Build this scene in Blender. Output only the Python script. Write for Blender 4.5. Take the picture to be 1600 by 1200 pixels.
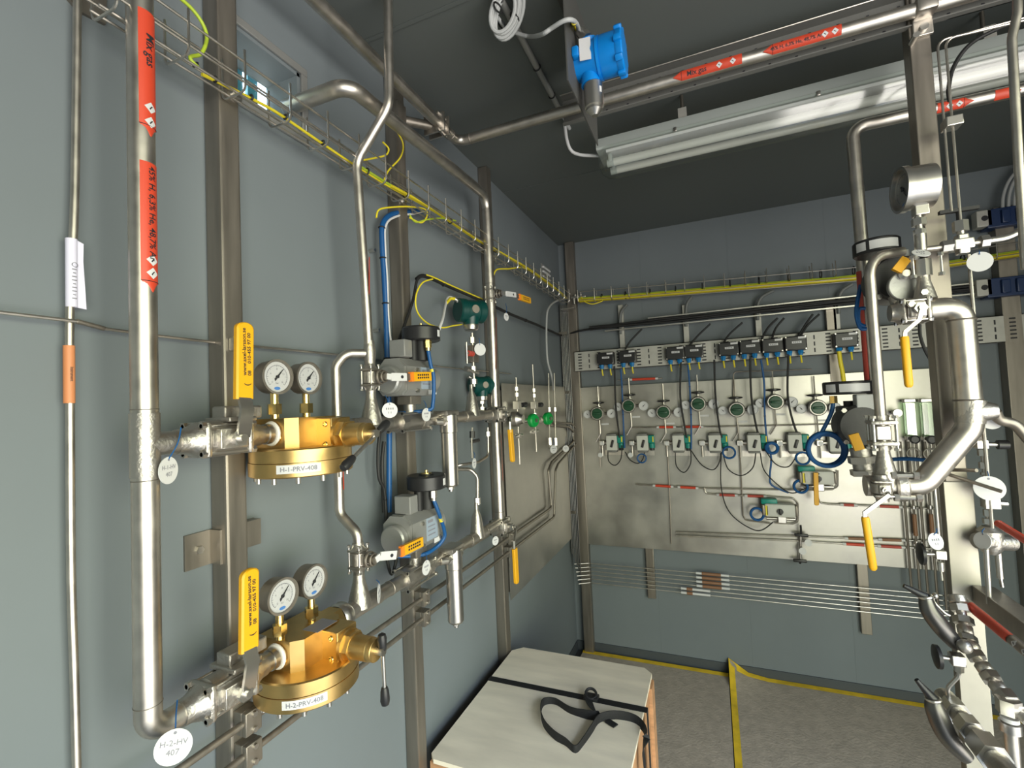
import bpy, bmesh, math, random
from mathutils import Vector as V, Matrix as MX, noise
random.seed(7)
PI = math.pi
SC = bpy.context.scene
COL = SC.collection
for o in list(bpy.data.objects): bpy.data.objects.remove(o)

# ------------------------------------------------------------------ camera
CAMZ = 1.513
RC = ((0.92015598, 0.38902861, -0.04438149), (-0.05709896, 0.02118314, -0.99814377), (-0.38736634, 0.92098209, 0.04170492))
cd = bpy.data.cameras.new('camera'); cam = bpy.data.objects.new('camera', cd); COL.objects.link(cam)
cd.sensor_width = 36; cd.lens = 740 / 1600 * 36; cd.clip_start = 0.02
m3 = MX(((RC[0][0], -RC[1][0], -RC[2][0]), (RC[0][1], -RC[1][1], -RC[2][1]), (RC[0][2], -RC[1][2], -RC[2][2])))
cam.matrix_world = MX.Translation((0, 0, CAMZ)) @ m3.to_4x4()
SC.camera = cam
# ------------------------------------------------------------------ sky, daylight, exposure
SC.view_settings.view_transform = 'Standard'; SC.view_settings.look = 'None'
SC.view_settings.gamma = 1; SC.view_settings.use_curve_mapping = False
SC.view_settings.exposure = 2.22
wd = bpy.data.worlds.new('World'); SC.world = wd; wd.use_nodes = True
nt = wd.node_tree; nt.nodes.clear()
wo = nt.nodes.new('ShaderNodeOutputWorld'); bg = nt.nodes.new('ShaderNodeBackground')
tc = nt.nodes.new('ShaderNodeTexCoord'); sx = nt.nodes.new('ShaderNodeSeparateXYZ'); mr = nt.nodes.new('ShaderNodeMapRange')
cr = nt.nodes.new('ShaderNodeValToRGB')
mr.inputs[1].default_value = -1; mr.inputs[2].default_value = 1; mr.inputs[3].default_value = -.08; mr.inputs[4].default_value = .92
nt.links.new(tc.outputs['Generated'], sx.inputs[0]); nt.links.new(sx.outputs[2], mr.inputs[0]); wn_ = nt.nodes.new('ShaderNodeTexNoise'); wn_.inputs['Scale'].default_value = 7; wn_.inputs['Detail'].default_value = 5
ma = nt.nodes.new('ShaderNodeMath'); ma.operation = 'MULTIPLY_ADD'; ma.inputs[1].default_value = .16
nt.links.new(tc.outputs['Generated'], wn_.inputs['Vector']); nt.links.new(wn_.outputs['Fac'], ma.inputs[0]); nt.links.new(mr.outputs[0], ma.inputs[2])
nt.links.new(ma.outputs[0], cr.inputs[0])   # ragged tree line against a pale sky
e = cr.color_ramp.elements
e[0].position = 0.0; e[0].color = (0.22, 0.21, 0.19, 1)
e[1].position = 1.0; e[1].color = (0.62, 0.82, 1.0, 1)
for p, c in ((0.46, (0.56, 0.54, 0.50, 1)), (0.50, (0.50, 0.53, 0.36, 1)), (0.58, (0.58, 0.61, 0.43, 1)), (0.65, (0.62, 0.66, 0.52, 1)), (0.70, (0.92, 1.0, 1.08, 1)), (0.82, (0.70, 0.92, 1.2, 1))):
    q = e.new(p); q.color = c
nt.links.new(cr.outputs[0], bg.inputs[0]); bg.inputs[1].default_value = 2.6
nt.links.new(bg.outputs[0], wo.inputs[0])

def area(name, loc, rot, sx_, sy_, power, col=(1, 1, 1), portal=False):
    l = bpy.data.lights.new(name, 'AREA'); l.shape = 'RECTANGLE'; l.size = sx_; l.size_y = sy_; l.energy = power; l.color = col
    if portal: l.cycles.is_portal = True
    o = bpy.data.objects.new(name, l); COL.objects.link(o); o.location = loc; o.rotation_euler = rot
    return o
# the container's open end behind the camera and its open side door let the daylight in
area('open_end_daylight', (1.08, -1.28, 1.15), (PI / 2, 0, 0), .95, 2.2, 10, portal=True)
area('side_door_daylight', (1.58, -.25, 1.15), (PI / 2, 0, PI / 2), 2.1, 2.2, 10, portal=True)

# ------------------------------------------------------------------ pixel (1600x1200) -> point on a plane
def P(px, py, x=None, y=None, z=None):
    c = ((px - 800) / 740, (py - 600) / 740, 1.0)
    v = V([sum(RC[i][j] * c[i] for i in range(3)) for j in range(3)])
    o = V((0, 0, CAMZ))
    if x is not None: t = x / v.x
    elif y is not None: t = y / v.y
    else: t = (z - CAMZ) / v.z
    return o + v * t
def PR(p):
    d = V(p) - V((0, 0, CAMZ)); c = [sum(RC[i][j] * d[j] for j in range(3)) for i in range(3)]
    return 800 + 740 * c[0] / c[2], 600 + 740 * c[1] / c[2]
XL = -0.745
def L(px, py, x=XL): return P(px, py, x=x)
def B(px, py, y=2.80): return P(px, py, y=y)
def S(px, py, y=1.35): return P(px, py, y=y)
X, Y, Z = V((1, 0, 0)), V((0, 1, 0)), V((0, 0, 1))

# ------------------------------------------------------------------ materials
MATS = {}
def mat(name, col, rough=0.5, metal=0.0, bump=0.0, bscale=40, var=0.0, vscale=6, aniso=None, emit=None, alpha=None, spec=None, coat=0):
    m = bpy.data.materials.new(name); m.use_nodes = True; t = m.node_tree; b = t.nodes['Principled BSDF']
    b.inputs['Base Color'].default_value = (*col, 1); b.inputs['Roughness'].default_value = rough; b.inputs['Metallic'].default_value = metal
    if spec is not None: b.inputs['Specular IOR Level'].default_value = spec
    if coat: b.inputs['Coat Weight'].default_value = coat
    if emit: b.inputs['Emission Color'].default_value = (*emit[0], 1); b.inputs['Emission Strength'].default_value = emit[1]
    if alpha is not None: b.inputs['Alpha'].default_value = alpha
    if bump or var or aniso:
        g = t.nodes.new('ShaderNodeTexCoord'); mp = t.nodes.new('ShaderNodeMapping'); t.links.new(g.outputs['Object'], mp.inputs[0])
        if aniso: mp.inputs['Scale'].default_value = aniso
        n = t.nodes.new('ShaderNodeTexNoise'); n.inputs['Scale'].default_value = vscale; n.inputs['Detail'].default_value = 4
        t.links.new(mp.outputs[0], n.inputs['Vector'])
        if var:
            r = t.nodes.new('ShaderNodeMapRange'); r.inputs[1].default_value = .3; r.inputs[2].default_value = .7
            r.inputs[3].default_value = 1 - var; r.inputs[4].default_value = 1 + var
            t.links.new(n.outputs['Fac'], r.inputs[0])
            x = t.nodes.new('ShaderNodeVectorMath'); x.operation = 'SCALE'; x.inputs[0].default_value = col
            t.links.new(r.outputs[0], x.inputs['Scale']); t.links.new(x.outputs[0], b.inputs['Base Color'])
            r2 = t.nodes.new('ShaderNodeMapRange'); r2.inputs[1].default_value = .3; r2.inputs[2].default_value = .7
            r2.inputs[3].default_value = rough * (1 - var); r2.inputs[4].default_value = min(1, rough * (1 + var))
            t.links.new(n.outputs['Fac'], r2.inputs[0]); t.links.new(r2.outputs[0], b.inputs['Roughness'])
        if bump:
            n2 = t.nodes.new('ShaderNodeTexNoise'); n2.inputs['Scale'].default_value = bscale; n2.inputs['Detail'].default_value = 3
            t.links.new(mp.outputs[0], n2.inputs['Vector'])
            u = t.nodes.new('ShaderNodeBump'); u.inputs['Strength'].default_value = bump; u.inputs['Distance'].default_value = 0.004
            t.links.new(n2.outputs['Fac'], u.inputs['Height']); t.links.new(u.outputs[0], b.inputs['Normal'])
    MATS[name] = m
    return m
WALL = mat('wall_paint', (0.168, 0.192, 0.207), 0.62, bump=.12, bscale=9, var=.05, vscale=2.5, spec=.3)
CEIL = mat('ceiling_paint', (0.115, 0.128, 0.124), 0.55, bump=.1, bscale=9)
FLOORM = mat('floor_sheet', (0.06, 0.06, 0.06), 0.6, var=.2)
SKIRT = mat('skirting_dark', (0.06, 0.07, 0.08), 0.5)
STEEL = mat('stainless_pipe', (0.60, 0.56, 0.51), 0.38, 1, var=.12, vscale=30)
STEELD = mat('stainless_strut', (0.30, 0.27, 0.235), 0.46, .85, var=.12, vscale=14, aniso=(4, 4, .4))
STEELB = mat('stainless_bright', (0.60, 0.575, 0.54), 0.32, 1)
CAST = mat('cast_stainless', (0.52, 0.49, 0.455), 0.42, 1, bump=.25, bscale=160)
PLATE = mat('stainless_sheet', (0.40, 0.385, 0.355), 0.38, .85, bump=.16, bscale=6, var=.2, vscale=5)
PERF = mat('galvanised_plate', (0.50, 0.49, 0.45), 0.5, .25, var=.08, vscale=20)
ALU = mat('grey_aluminium', (0.40, 0.40, 0.39), 0.45, .6, bump=.1, bscale=150)
BRASS = mat('brass', (0.66, 0.45, 0.18), 0.36, 1, var=.10, vscale=25)
BRASSN = mat('brass_nut', (0.95, 0.72, 0.30), 0.22, 1)
YEL = mat('yellow_grip', (0.80, 0.40, 0.008), 0.45)
ORG = mat('orange_label', (0.95, 0.25, 0.02), 0.5)
RED = mat('red_marker', (0.62, 0.06, 0.025), 0.45)
DRED = mat('red_brown_marker', (0.48, 0.07, 0.05), 0.5)
BRN = mat('brown_marker', (0.26, 0.13, 0.07), 0.5)
COPPER = mat('orange_brown_marker', (0.62, 0.24, 0.10), 0.5)
WHITE = mat('white_label', (0.66, 0.66, 0.67), 0.45)
LILAC = mat('lilac_sticker', (0.72, 0.70, 0.85), 0.4)
INK = mat('black_ink', (0.02, 0.02, 0.025), 0.6)
INKG = mat('grey_ink', (0.22, 0.22, 0.26), 0.6)
BLK = mat('black_plastic', (0.018, 0.018, 0.02), 0.38)
RUB = mat('black_rubber', (0.015, 0.015, 0.016), 0.55)
STRAP = mat('black_webbing', (0.012, 0.012, 0.014), 0.7, bump=.3, bscale=300)
BLUE = mat('blue_tube', (0.006, 0.085, 0.27), 0.4)
BLUEB = mat('blue_enamel', (0.0, 0.22, 0.68), 0.35)
BLUEG = mat('blue_gland', (0.01, 0.20, 0.50), 0.45)
DIALB = mat('blue_dial_mark', (0.08, 0.25, 0.65), 0.5)
GREY = mat('grey_cable', (0.45, 0.46, 0.46), 0.5)
DGREY = mat('dark_grey_cable', (0.16, 0.17, 0.17), 0.5)
ALUD = mat('dark_grey_cast', (0.055, 0.055, 0.055), 0.5, 0, bump=.1, bscale=150)
PLATED = mat('dull_dark_plate', (0.10, 0.10, 0.095), 0.6, .3)
POSTM = mat('stainless_lit_face', (0.40, 0.38, 0.33), 0.5, .85, var=.1, vscale=12)
DSTEELP = mat('grey_sheet', (0.20, 0.20, 0.19), 0.6, .4)
DSTEEL = mat('dark_steel', (0.14, 0.135, 0.13), 0.36, .9)
LGREY = mat('light_grey_plastic', (0.52, 0.53, 0.53), 0.5)
GBOX = mat('grey_enclosure', (0.60, 0.60, 0.56), 0.5)
YGW = mat('yellow_wire', (0.80, 0.66, 0.03), 0.45)
GGW = mat('green_yellow_wire', (0.42, 0.55, 0.04), 0.45)
TEAL = mat('dark_teal_enamel', (0.0, 0.048, 0.043), 0.35)
TEALB = mat('teal_plastic', (0.0, 0.24, 0.19), 0.4)
GREEN = mat('green_plastic', (0.0, 0.33, 0.06), 0.4)
KNOBG = mat('dark_green_knob', (0.01, 0.07, 0.03), 0.4)
WOOD = mat('pale_plywood', (0.90, 0.81, 0.66), 0.65, var=.10, vscale=5, aniso=(1, 4, 1))
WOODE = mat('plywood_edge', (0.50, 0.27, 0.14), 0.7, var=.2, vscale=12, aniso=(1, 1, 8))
MATM = mat('floor_mat', (0.47, 0.40, 0.315), 0.85, bump=.6, bscale=90, var=.12, vscale=30)
MATY = mat('yellow_edge', (0.90, 0.60, 0.03), 0.6, var=.2, vscale=18)
LAMPH = mat('lamp_housing', (0.36, 0.39, 0.375), 0.45)
TUBE = mat('fluorescent_tube', (0.60, 0.60, 0.57), 0.25)
TWIN = mat('teal_louvre', (0.03, 0.20, 0.25), 0.5)
RED2 = mat('red_knob', (0.5, 0.06, 0.04), 0.4)
NAVY = mat('navy_enamel', (0.01, 0.03, 0.10), 0.4)
TAPE = mat('white_fibre_tape', (0.75, 0.72, 0.68), 0.5)
def clear(name, tint, a):
    m = bpy.data.materials.new(name); m.use_nodes = True; t = m.node_tree; t.nodes.clear()
    o = t.nodes.new('ShaderNodeOutputMaterial'); mx = t.nodes.new('ShaderNodeMixShader'); tr = t.nodes.new('ShaderNodeBsdfTransparent'); gl = t.nodes.new('ShaderNodeBsdfGlossy')
    tr.inputs[0].default_value = (*tint, 1); gl.inputs['Roughness'].default_value = .12; mx.inputs[0].default_value = a
    t.links.new(tr.outputs[0], mx.inputs[1]); t.links.new(gl.outputs[0], mx.inputs[2]); t.links.new(mx.outputs[0], o.inputs[0])
    return m
LENS = clear('clear_lens', (.97, .97, .97), .06)
COVER = clear('clear_lamp_cover', (.93, .95, .93), .14)
FLOWG = clear('flow_tube_acrylic', (.72, .85, .70), .25)
GLASSM = clear('window_glass', (.9, .95, .95), .1)

# ------------------------------------------------------------------ mesh builder
def basis(d, up=None):
    d = V(d).normalized()
    u = V(up) if up is not None else (Z if abs(d.z) < .9 else X)
    x = u.cross(d)
    if x.length < 1e-6: x = (Y if abs(d.y) < .9 else X).cross(d)
    x.normalize(); y = d.cross(x)
    return x, y, d
def frame(o, n, up=None):
    """local z = n, local y about up, origin o"""
    x, y, d = basis(n, up)
    return MX(((x.x, y.x, d.x, o[0]), (x.y, y.y, d.y, o[1]), (x.z, y.z, d.z, o[2]), (0, 0, 0, 1)))
def fil(pts, rad, n=6):
    pts = [V(p) for p in pts]; out = [pts[0]]
    for i in range(1, len(pts) - 1):
        a, b, c = pts[i - 1], pts[i], pts[i + 1]
        d1 = (a - b); d2 = (c - b); l1, l2 = d1.length, d2.length
        if l1 < 1e-6 or l2 < 1e-6: continue
        d1 /= l1; d2 /= l2; ang = d1.angle(d2)
        if ang > 3.1: out.append(b); continue
        r = rad[i] if isinstance(rad, (list, tuple)) else rad
        t = min(r / math.tan(ang / 2), l1 * .48, l2 * .48); r = t * math.tan(ang / 2)
        cen = b + (d1 + d2).normalized() * (r / math.sin(ang / 2))
        p0, p1 = b + d1 * t, b + d2 * t
        v0, v1 = p0 - cen, p1 - cen; th = v0.angle(v1); ax = v0.cross(v1)
        if ax.length < 1e-12: out.append(b); continue
        ax.normalize()
        for k in range(n + 1): out.append(cen + MX.Rotation(th * k / n, 3, ax) @ v0)
    out.append(pts[-1])
    return out
def crv(pts, n=6):
    pts = [V(p) for p in pts]; out = []
    for i in range(len(pts) - 1):
        p0 = pts[max(i - 1, 0)]; p1 = pts[i]; p2 = pts[i + 1]; p3 = pts[min(i + 2, len(pts) - 1)]
        for k in range(n):
            t = k / n
            out.append(.5 * ((2 * p1) + (p2 - p0) * t + (2 * p0 - 5 * p1 + 4 * p2 - p3) * t * t + (3 * p1 - p0 - 3 * p2 + p3) * t ** 3))
    out.append(pts[-1])
    return out
WM = {}; KIDS = {}
class MB:
    def __init__(s, m=None): s.bm = bmesh.new(); s.m = m or MX.Identity(4)
    def _v(s, p): return s.bm.verts.new(s.m @ V(p))
    def _f(s, vs):
        try: return s.bm.faces.new(vs)
        except ValueError: return None
    def rings(s, rs, caps=True, closed=False):
        vs = [[s._v(p) for p in r] for r in rs]
        n = len(vs[0]); k = len(vs)
        for i in range(k if closed else k - 1):
            a, b = vs[i], vs[(i + 1) % k]
            for j in range(n): s._f((a[j], a[(j + 1) % n], b[(j + 1) % n], b[j]))
        if caps and not closed: s._f(vs[0][::-1]); s._f(vs[-1])
        return s
    def box(s, c, sz, rot=None, bev=0):
        c = V(c); h = V(sz) / 2; r = rot or MX.Identity(3)
        if bev <= 0:
            vs = [s._v(c + r @ V((h.x * a, h.y * b, h.z * d))) for a in (-1, 1) for b in (-1, 1) for d in (-1, 1)]
            for f in ((0, 1, 3, 2), (4, 6, 7, 5), (0, 4, 5, 1), (2, 3, 7, 6), (0, 2, 6, 4), (1, 5, 7, 3)): s._f([vs[i] for i in f])
        else:
            t = bmesh.new(); bmesh.ops.create_cube(t, size=1)
            for v in t.verts: v.co = V((v.co.x * sz[0], v.co.y * sz[1], v.co.z * sz[2]))
            bmesh.ops.bevel(t, geom=list(t.edges), offset=min(bev, min(sz) * .45), segments=2, affect='EDGES', profile=.5)
            mp = {v: s._v(c + r @ v.co) for v in t.verts}
            for f in t.faces: s._f([mp[v] for v in f.verts])
            t.free()
        return s
    def span(s, a, b, bev=0):
        a, b = V(a), V(b); return s.box((a + b) / 2, [abs(q) for q in (b - a)], bev=bev)
    def cyl(s, p0, p1, r, r1=None, n=20, up=None, caps=True):
        p0, p1 = V(p0), V(p1); r1 = r if r1 is None else r1
        x, y, d = basis(p1 - p0, up)
        return s.rings([[p + (x * math.cos(2 * PI * i / n) + y * math.sin(2 * PI * i / n)) * q for i in range(n)] for p, q in ((p0, r), (p1, r1))], caps)
    def hex(s, p0, p1, r, up=None): return s.cyl(p0, p1, r, n=6, up=up)
    def lathe(s, o, d, prof, n=28, up=None, caps=True):
        o = V(o); x, y, d = basis(d, up)
        return s.rings([[o + d * h + (x * math.cos(2 * PI * i / n) + y * math.sin(2 * PI * i / n)) * max(r, 1e-5) for i in range(n)] for h, r in prof], caps)
    def tube(s, pts, r, n=10, closed=False, flat=None):
        pts = [V(p) for p in pts]
        q = [pts[0]]
        for p in pts[1:]:
            if (p - q[-1]).length > 1e-6: q.append(p)
        pts = q; k = len(pts); tg = []
        for i in range(k):
            a = pts[(i - 1) % k] if closed else pts[max(i - 1, 0)]; b = pts[(i + 1) % k] if closed else pts[min(i + 1, k - 1)]
            t = b - a; tg.append(t.normalized() if t.length > 1e-9 else X)
        x = basis(tg[0])[0]; rs = []
        if flat is not None: x = V(flat[0])
        for i in range(k):
            x = x - tg[i] * x.dot(tg[i])
            if x.length < 1e-6: x = basis(tg[i])[0]
            x.normalize(); y = tg[i].cross(x)
            if flat is not None:
                w, h = flat[1] / 2, flat[2] / 2
                rs.append([pts[i] + x * w + y * h, pts[i] - x * w + y * h, pts[i] - x * w - y * h, pts[i] + x * w - y * h])
            else:
                rr = r[i] if isinstance(r, (list, tuple)) else r
                rs.append([pts[i] + (x * math.cos(2 * PI * j / n) + y * math.sin(2 * PI * j / n)) * rr for j in range(n)])
        return s.rings(rs, not closed, closed)
    def prism(s, poly, h0, h1, m=None):
        """poly in local xy, extruded h0..h1 along local z of matrix m"""
        m = m or MX.Identity(4)
        return s.rings([[m @ V((a, b, h)) for a, b in poly] for h in (h0, h1)])
    def ball(s, c, r, n=14, sc=(1, 1, 1)):
        c = V(c); k = n // 2
        return s.rings([[c + V((math.cos(2 * PI * j / n) * math.sin(PI * i / k) * r * sc[0], math.sin(2 * PI * j / n) * math.sin(PI * i / k) * r * sc[1], math.cos(PI * i / k) * r * sc[2])) for j in range(n)] for i in [.08] + list(range(1, k)) + [k - .08]])
    def torus(s, c, ax, R, r, n=28, k=8):
        x, y, d = basis(ax); c = V(c)
        return s.rings([[c + (x * math.cos(a) + y * math.sin(a)) * (R + r * math.cos(b)) + d * r * math.sin(b) for b in [2 * PI * j / k for j in range(k)]] for a in [2 * PI * i / n for i in range(n)]], False, True)
    def text(s, txt, size, fn, align='CENTER', bold=0, fine=0):
        c = bpy.data.curves.new('t', 'FONT'); c.body = txt; c.size = size; c.resolution_u = 2; c.offset = bold * size; c.align_x = align; c.align_y = 'CENTER'
        o = bpy.data.objects.new('t', c); COL.objects.link(o)
        me = bpy.data.meshes.new_from_object(o)
        if fine:
            tb = bmesh.new(); tb.from_mesh(me); bmesh.ops.triangulate(tb, faces=tb.faces)
            for _ in range(4):
                es = [q for q in tb.edges if q.calc_length() > size * .22]
                if not es: break
                bmesh.ops.subdivide_edges(tb, edges=es, cuts=1); bmesh.ops.triangulate(tb, faces=tb.faces)
            tb.to_mesh(me); tb.free()
        vs = [s._v(fn(v.co.x, v.co.y)) for v in me.vertices]
        for p in me.polygons: s._f([vs[i] for i in p.vertices])
        bpy.data.objects.remove(o); bpy.data.curves.remove(c); bpy.data.meshes.remove(me)
        return s
    def obj(s, name, m, parent=None, label=None, cat=None, group=None, kind=None, local=False, ang=38):
        bm = s.bm
        bmesh.ops.remove_doubles(bm, verts=bm.verts, dist=1e-6)
        bmesh.ops.recalc_face_normals(bm, faces=bm.faces)
        lim = math.radians(ang)
        for f in bm.faces: f.smooth = True
        for ed in bm.edges:
            if len(ed.link_faces) != 2: ed.smooth = False; continue
            an = ed.calc_face_angle(0); a0, a1 = [q.calc_area() for q in ed.link_faces]
            if an > lim or (an > .35 and max(a0, a1) > 5 * min(a0, a1)): ed.smooth = False
        if parent is not None:
            w = WM[parent.name]
            if not local:
                bm.transform(w.inverted())
        else:
            co = [v.co for v in bm.verts]
            lo = V([min(c[i] for c in co) for i in range(3)]); hi = V([max(c[i] for c in co) for i in range(3)])
            org = V(((lo.x + hi.x) / 2, (lo.y + hi.y) / 2, lo.z)); w = MX.Translation(org)
            bm.transform(w.inverted())
        me = bpy.data.meshes.new(name); bm.to_mesh(me); bm.free(); me.materials.append(m)
        o = bpy.data.objects.new(name, me); COL.objects.link(o)
        if parent is not None: o.parent = parent; KIDS.setdefault(parent.name, []).append(o)
        else: o.matrix_world = w
        WM[o.name] = w
        if label: o['label'] = label
        if cat: o['category'] = cat
        if group: o['group'] = group
        if kind: o['kind'] = kind
        return o
def thing(name, label, cat, loc=(0, 0, 0), group=None, m=None):
    o = bpy.data.objects.new(name, None); COL.objects.link(o); o.empty_display_size = .02
    w = m if m is not None else MX.Translation(V(loc)); o.matrix_world = w; WM[o.name] = w
    o['label'] = label; o['category'] = cat
    if group: o['group'] = group
    return o
def dup(src, w, label):
    r = src.copy(); COL.objects.link(r); r.matrix_world = w; WM[r.name] = w; r['label'] = label
    def rec(a, b):
        for ch in KIDS.get(a.name, []):
            c = ch.copy(); COL.objects.link(c); c.parent = b; c.matrix_parent_inverse = MX.Identity(4); KIDS.setdefault(b.name, []).append(c); WM[c.name] = w
            rec(ch, c)
    rec(src, r)
    return r
def struct(mb, name, m): return mb.obj(name, m, kind='structure')
# ------------------------------------------------------------------ shared builders
def marker(parent, p0, p1, r, n, half, m, tip=1, txt=None, size=.012, dia=(), rev=False, name='pipe_marker', label=None, ink=INK, toff=0, al=None, border=True):
    p0, p1 = V(p0), V(p1); ax = (p1 - p0); LEN = ax.length; ax.normalize(); n = V(n); n = (n - ax * n.dot(ax)).normalized()
    al = al if al is not None else (r * half * 1.1 if tip else 0)
    u = -ax if rev else ax; vd = n.cross(u); side = n.cross(ax)
    def pos(t, a, e): return p0 + ax * t + (n * math.cos(a) + side * math.sin(a)) * (r + e)
    K = 10; mb = MB(); stations = []
    if tip == -1: stations += [(0, .02)] + [(al, 1)]
    else: stations += [(0, 1)]
    stations += [((LEN - al) if tip == 1 else LEN, 1)]
    if tip == 1: stations += [(LEN, .02)]
    for e0 in (.0006,):
        vs = [[mb._v(pos(t, half * k * (-1 + 2 * j / K), e0)) for j in range(K + 1)] for t, k in stations]
        for i in range(len(vs) - 1):
            for j in range(K): mb._f((vs[i][j], vs[i + 1][j], vs[i + 1][j + 1], vs[i][j + 1]))
    o = mb.obj(name, m, parent, label)
    ib = MB(); any_ = False
    if tip and border:
        t = al if tip == -1 else LEN - al
        ib.tube([pos(t, half * (-1 + 2 * j / K), .0008) for j in range(K + 1)], r * .03, 4); any_ = True
    if txt:
        mid = LEN / 2 + toff
        def fn(a, b):
            q = b / r
            return p0 + ax * mid + u * a + (n * math.cos(q) + vd * math.sin(q)) * (r + .0013)
        ib.text(txt, size, fn, bold=.012, fine=1); any_ = True
    if any_: ib.obj('lettering', ink, o)
    if dia:
        for t in dia:
            d = r * half * .58
            def q(a, b, e): return pos(t + a, b / r, e)
            db = MB(); row = []
            for i in range(9):
                bb = d * (-1 + i / 4); ww = d - abs(bb) + 1e-5
                row.append((db._v(q(ww, bb, .0010)), db._v(q(-ww, bb, .0010))))
            for i in range(8): db._f((row[i][0], row[i + 1][0], row[i + 1][1], row[i][1]))
            dm = db.obj('hazard_diamond', WHITE, o)
            dk = MB(); dk.tube([q(-d * .28, d * .18, .0012), q(0, -d * .05, .0012), q(d * .3, -d * .2, .0012)], d * .1, 5); dk.obj('hazard_symbol', INK, dm)
    return o
def id_tag(c, n, r, label, group, up=Z, lines=None, tie=None, tilt=0, blue=True, strokes=2):
    """round white plastic tag; tie = point where its wire loops over"""
    m = frame(c, n, up) @ MX.Rotation(tilt, 4, 'Z')
    t = thing('identification_tag', label, 'tag', m=m, group=group)
    b = MB(m); b.lathe((0, 0, -.0007), Z, [(0, r), (.0014, r)], n=32); b.obj('disc', WHITE, t)
    b = MB(m); b.cyl((0, r * .78, .0007), (0, r * .78, .0011), r * .09, n=12)
    if lines:
        for i, s in enumerate(lines):
            b.text(s, r * .46, lambda a, q, i=i: V((a, q + (.22 - .52 * i) * r, .0012)))
    elif strokes:
        for i in range(strokes):
            w = r * (.55 if i == 0 else .3)
            for k in range(4 if i == 0 else 2):
                b.box((-w + w * 2 * (k + .5) / (4 if i == 0 else 2), (.2 - .5 * i) * r, .0009), (w * .28, r * .26, .0004))
    b.obj('lettering', INKG, t)
    if tie is not None:
        h = m @ V((0, r * .78, 0)); tie = V(tie)
        mid = (h + tie) / 2 + V(n) * .004
        b = MB(); b.tube(crv([h, mid, tie]), .0009, 6); b.obj('tie', BLUE if blue else STEELB, t)
    return t
def nutrow(b, c, ax, R, k, r, h, ph=0):
    x, y, d = basis(ax)
    for i in range(k):
        a = ph + 2 * PI * i / k; p = V(c) + (x * math.cos(a) + y * math.sin(a)) * R
        b.hex(p, p + d * h, r)
def ball_valve(label, c, u, s, r, ln, group=None, name='ball_valve', bolts=True, sc=1.0, boltlen=None):
    """three piece ball valve; u pipe direction, s stem direction, r pipe radius, ln face to face"""
    c, u, s = V(c), V(u).normalized(), V(s).normalized(); t = thing(name, label, 'valve', c, group)
    w = s.cross(u); R = r * 1.75 * sc
    def q(a, b, d): return c + u * a + s * b + w * d
    b = MB(); b.lathe(c - u * ln * .24, u, [(0, R * .72), (.004, R), (ln * .48 - .004, R), (ln * .48, R * .72)])
    b.box(c + s * R * .75, [abs(k) for k in (u * ln * .34 + s * R * .9 + w * R * 1.1)], bev=.002)
    b.obj('body', CAST, t)
    for sg in (-1, 1):
        b = MB(); rot = MX((u, s, w)).transposed()
        b.box(c + u * sg * ln * .26, (ln * .085, R * 1.9, R * 1.9), rot, bev=R * .35)
        b.lathe(c + u * sg * ln * .28, u * sg, [(0, R * .95), (ln * .07, R * .8), (ln * .13, r * 1.18), (ln * .22, r * 1.12)])
        b.obj('end_cap', CAST, t)
    if bolts:
        bl = (boltlen or ln * .66) / 2
        for a in (-1, 1):
            for d in (-1, 1):
                p = c + (s * a + w * d) * R * .74; b = MB()
                b.cyl(p - u * bl, p + u * bl, R * .12, n=10); b.hex(p - u * bl, p - u * (bl - R * .24), R * .22); b.hex(p + u * bl, p + u * (bl - R * .24), R * .22)
                b.obj('bolt', STEELB, t)
    b = MB(); b.cyl(c + s * R * .9, c + s * R * 1.5, R * .34); b.hex(c + s * R * 1.5, c + s * R * 1.72, R * .42); b.cyl(c + s * R * 1.72, c + s * R * 1.95, R * .2)
    b.obj('stem', STEELB, t)
    return t, q, R
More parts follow.
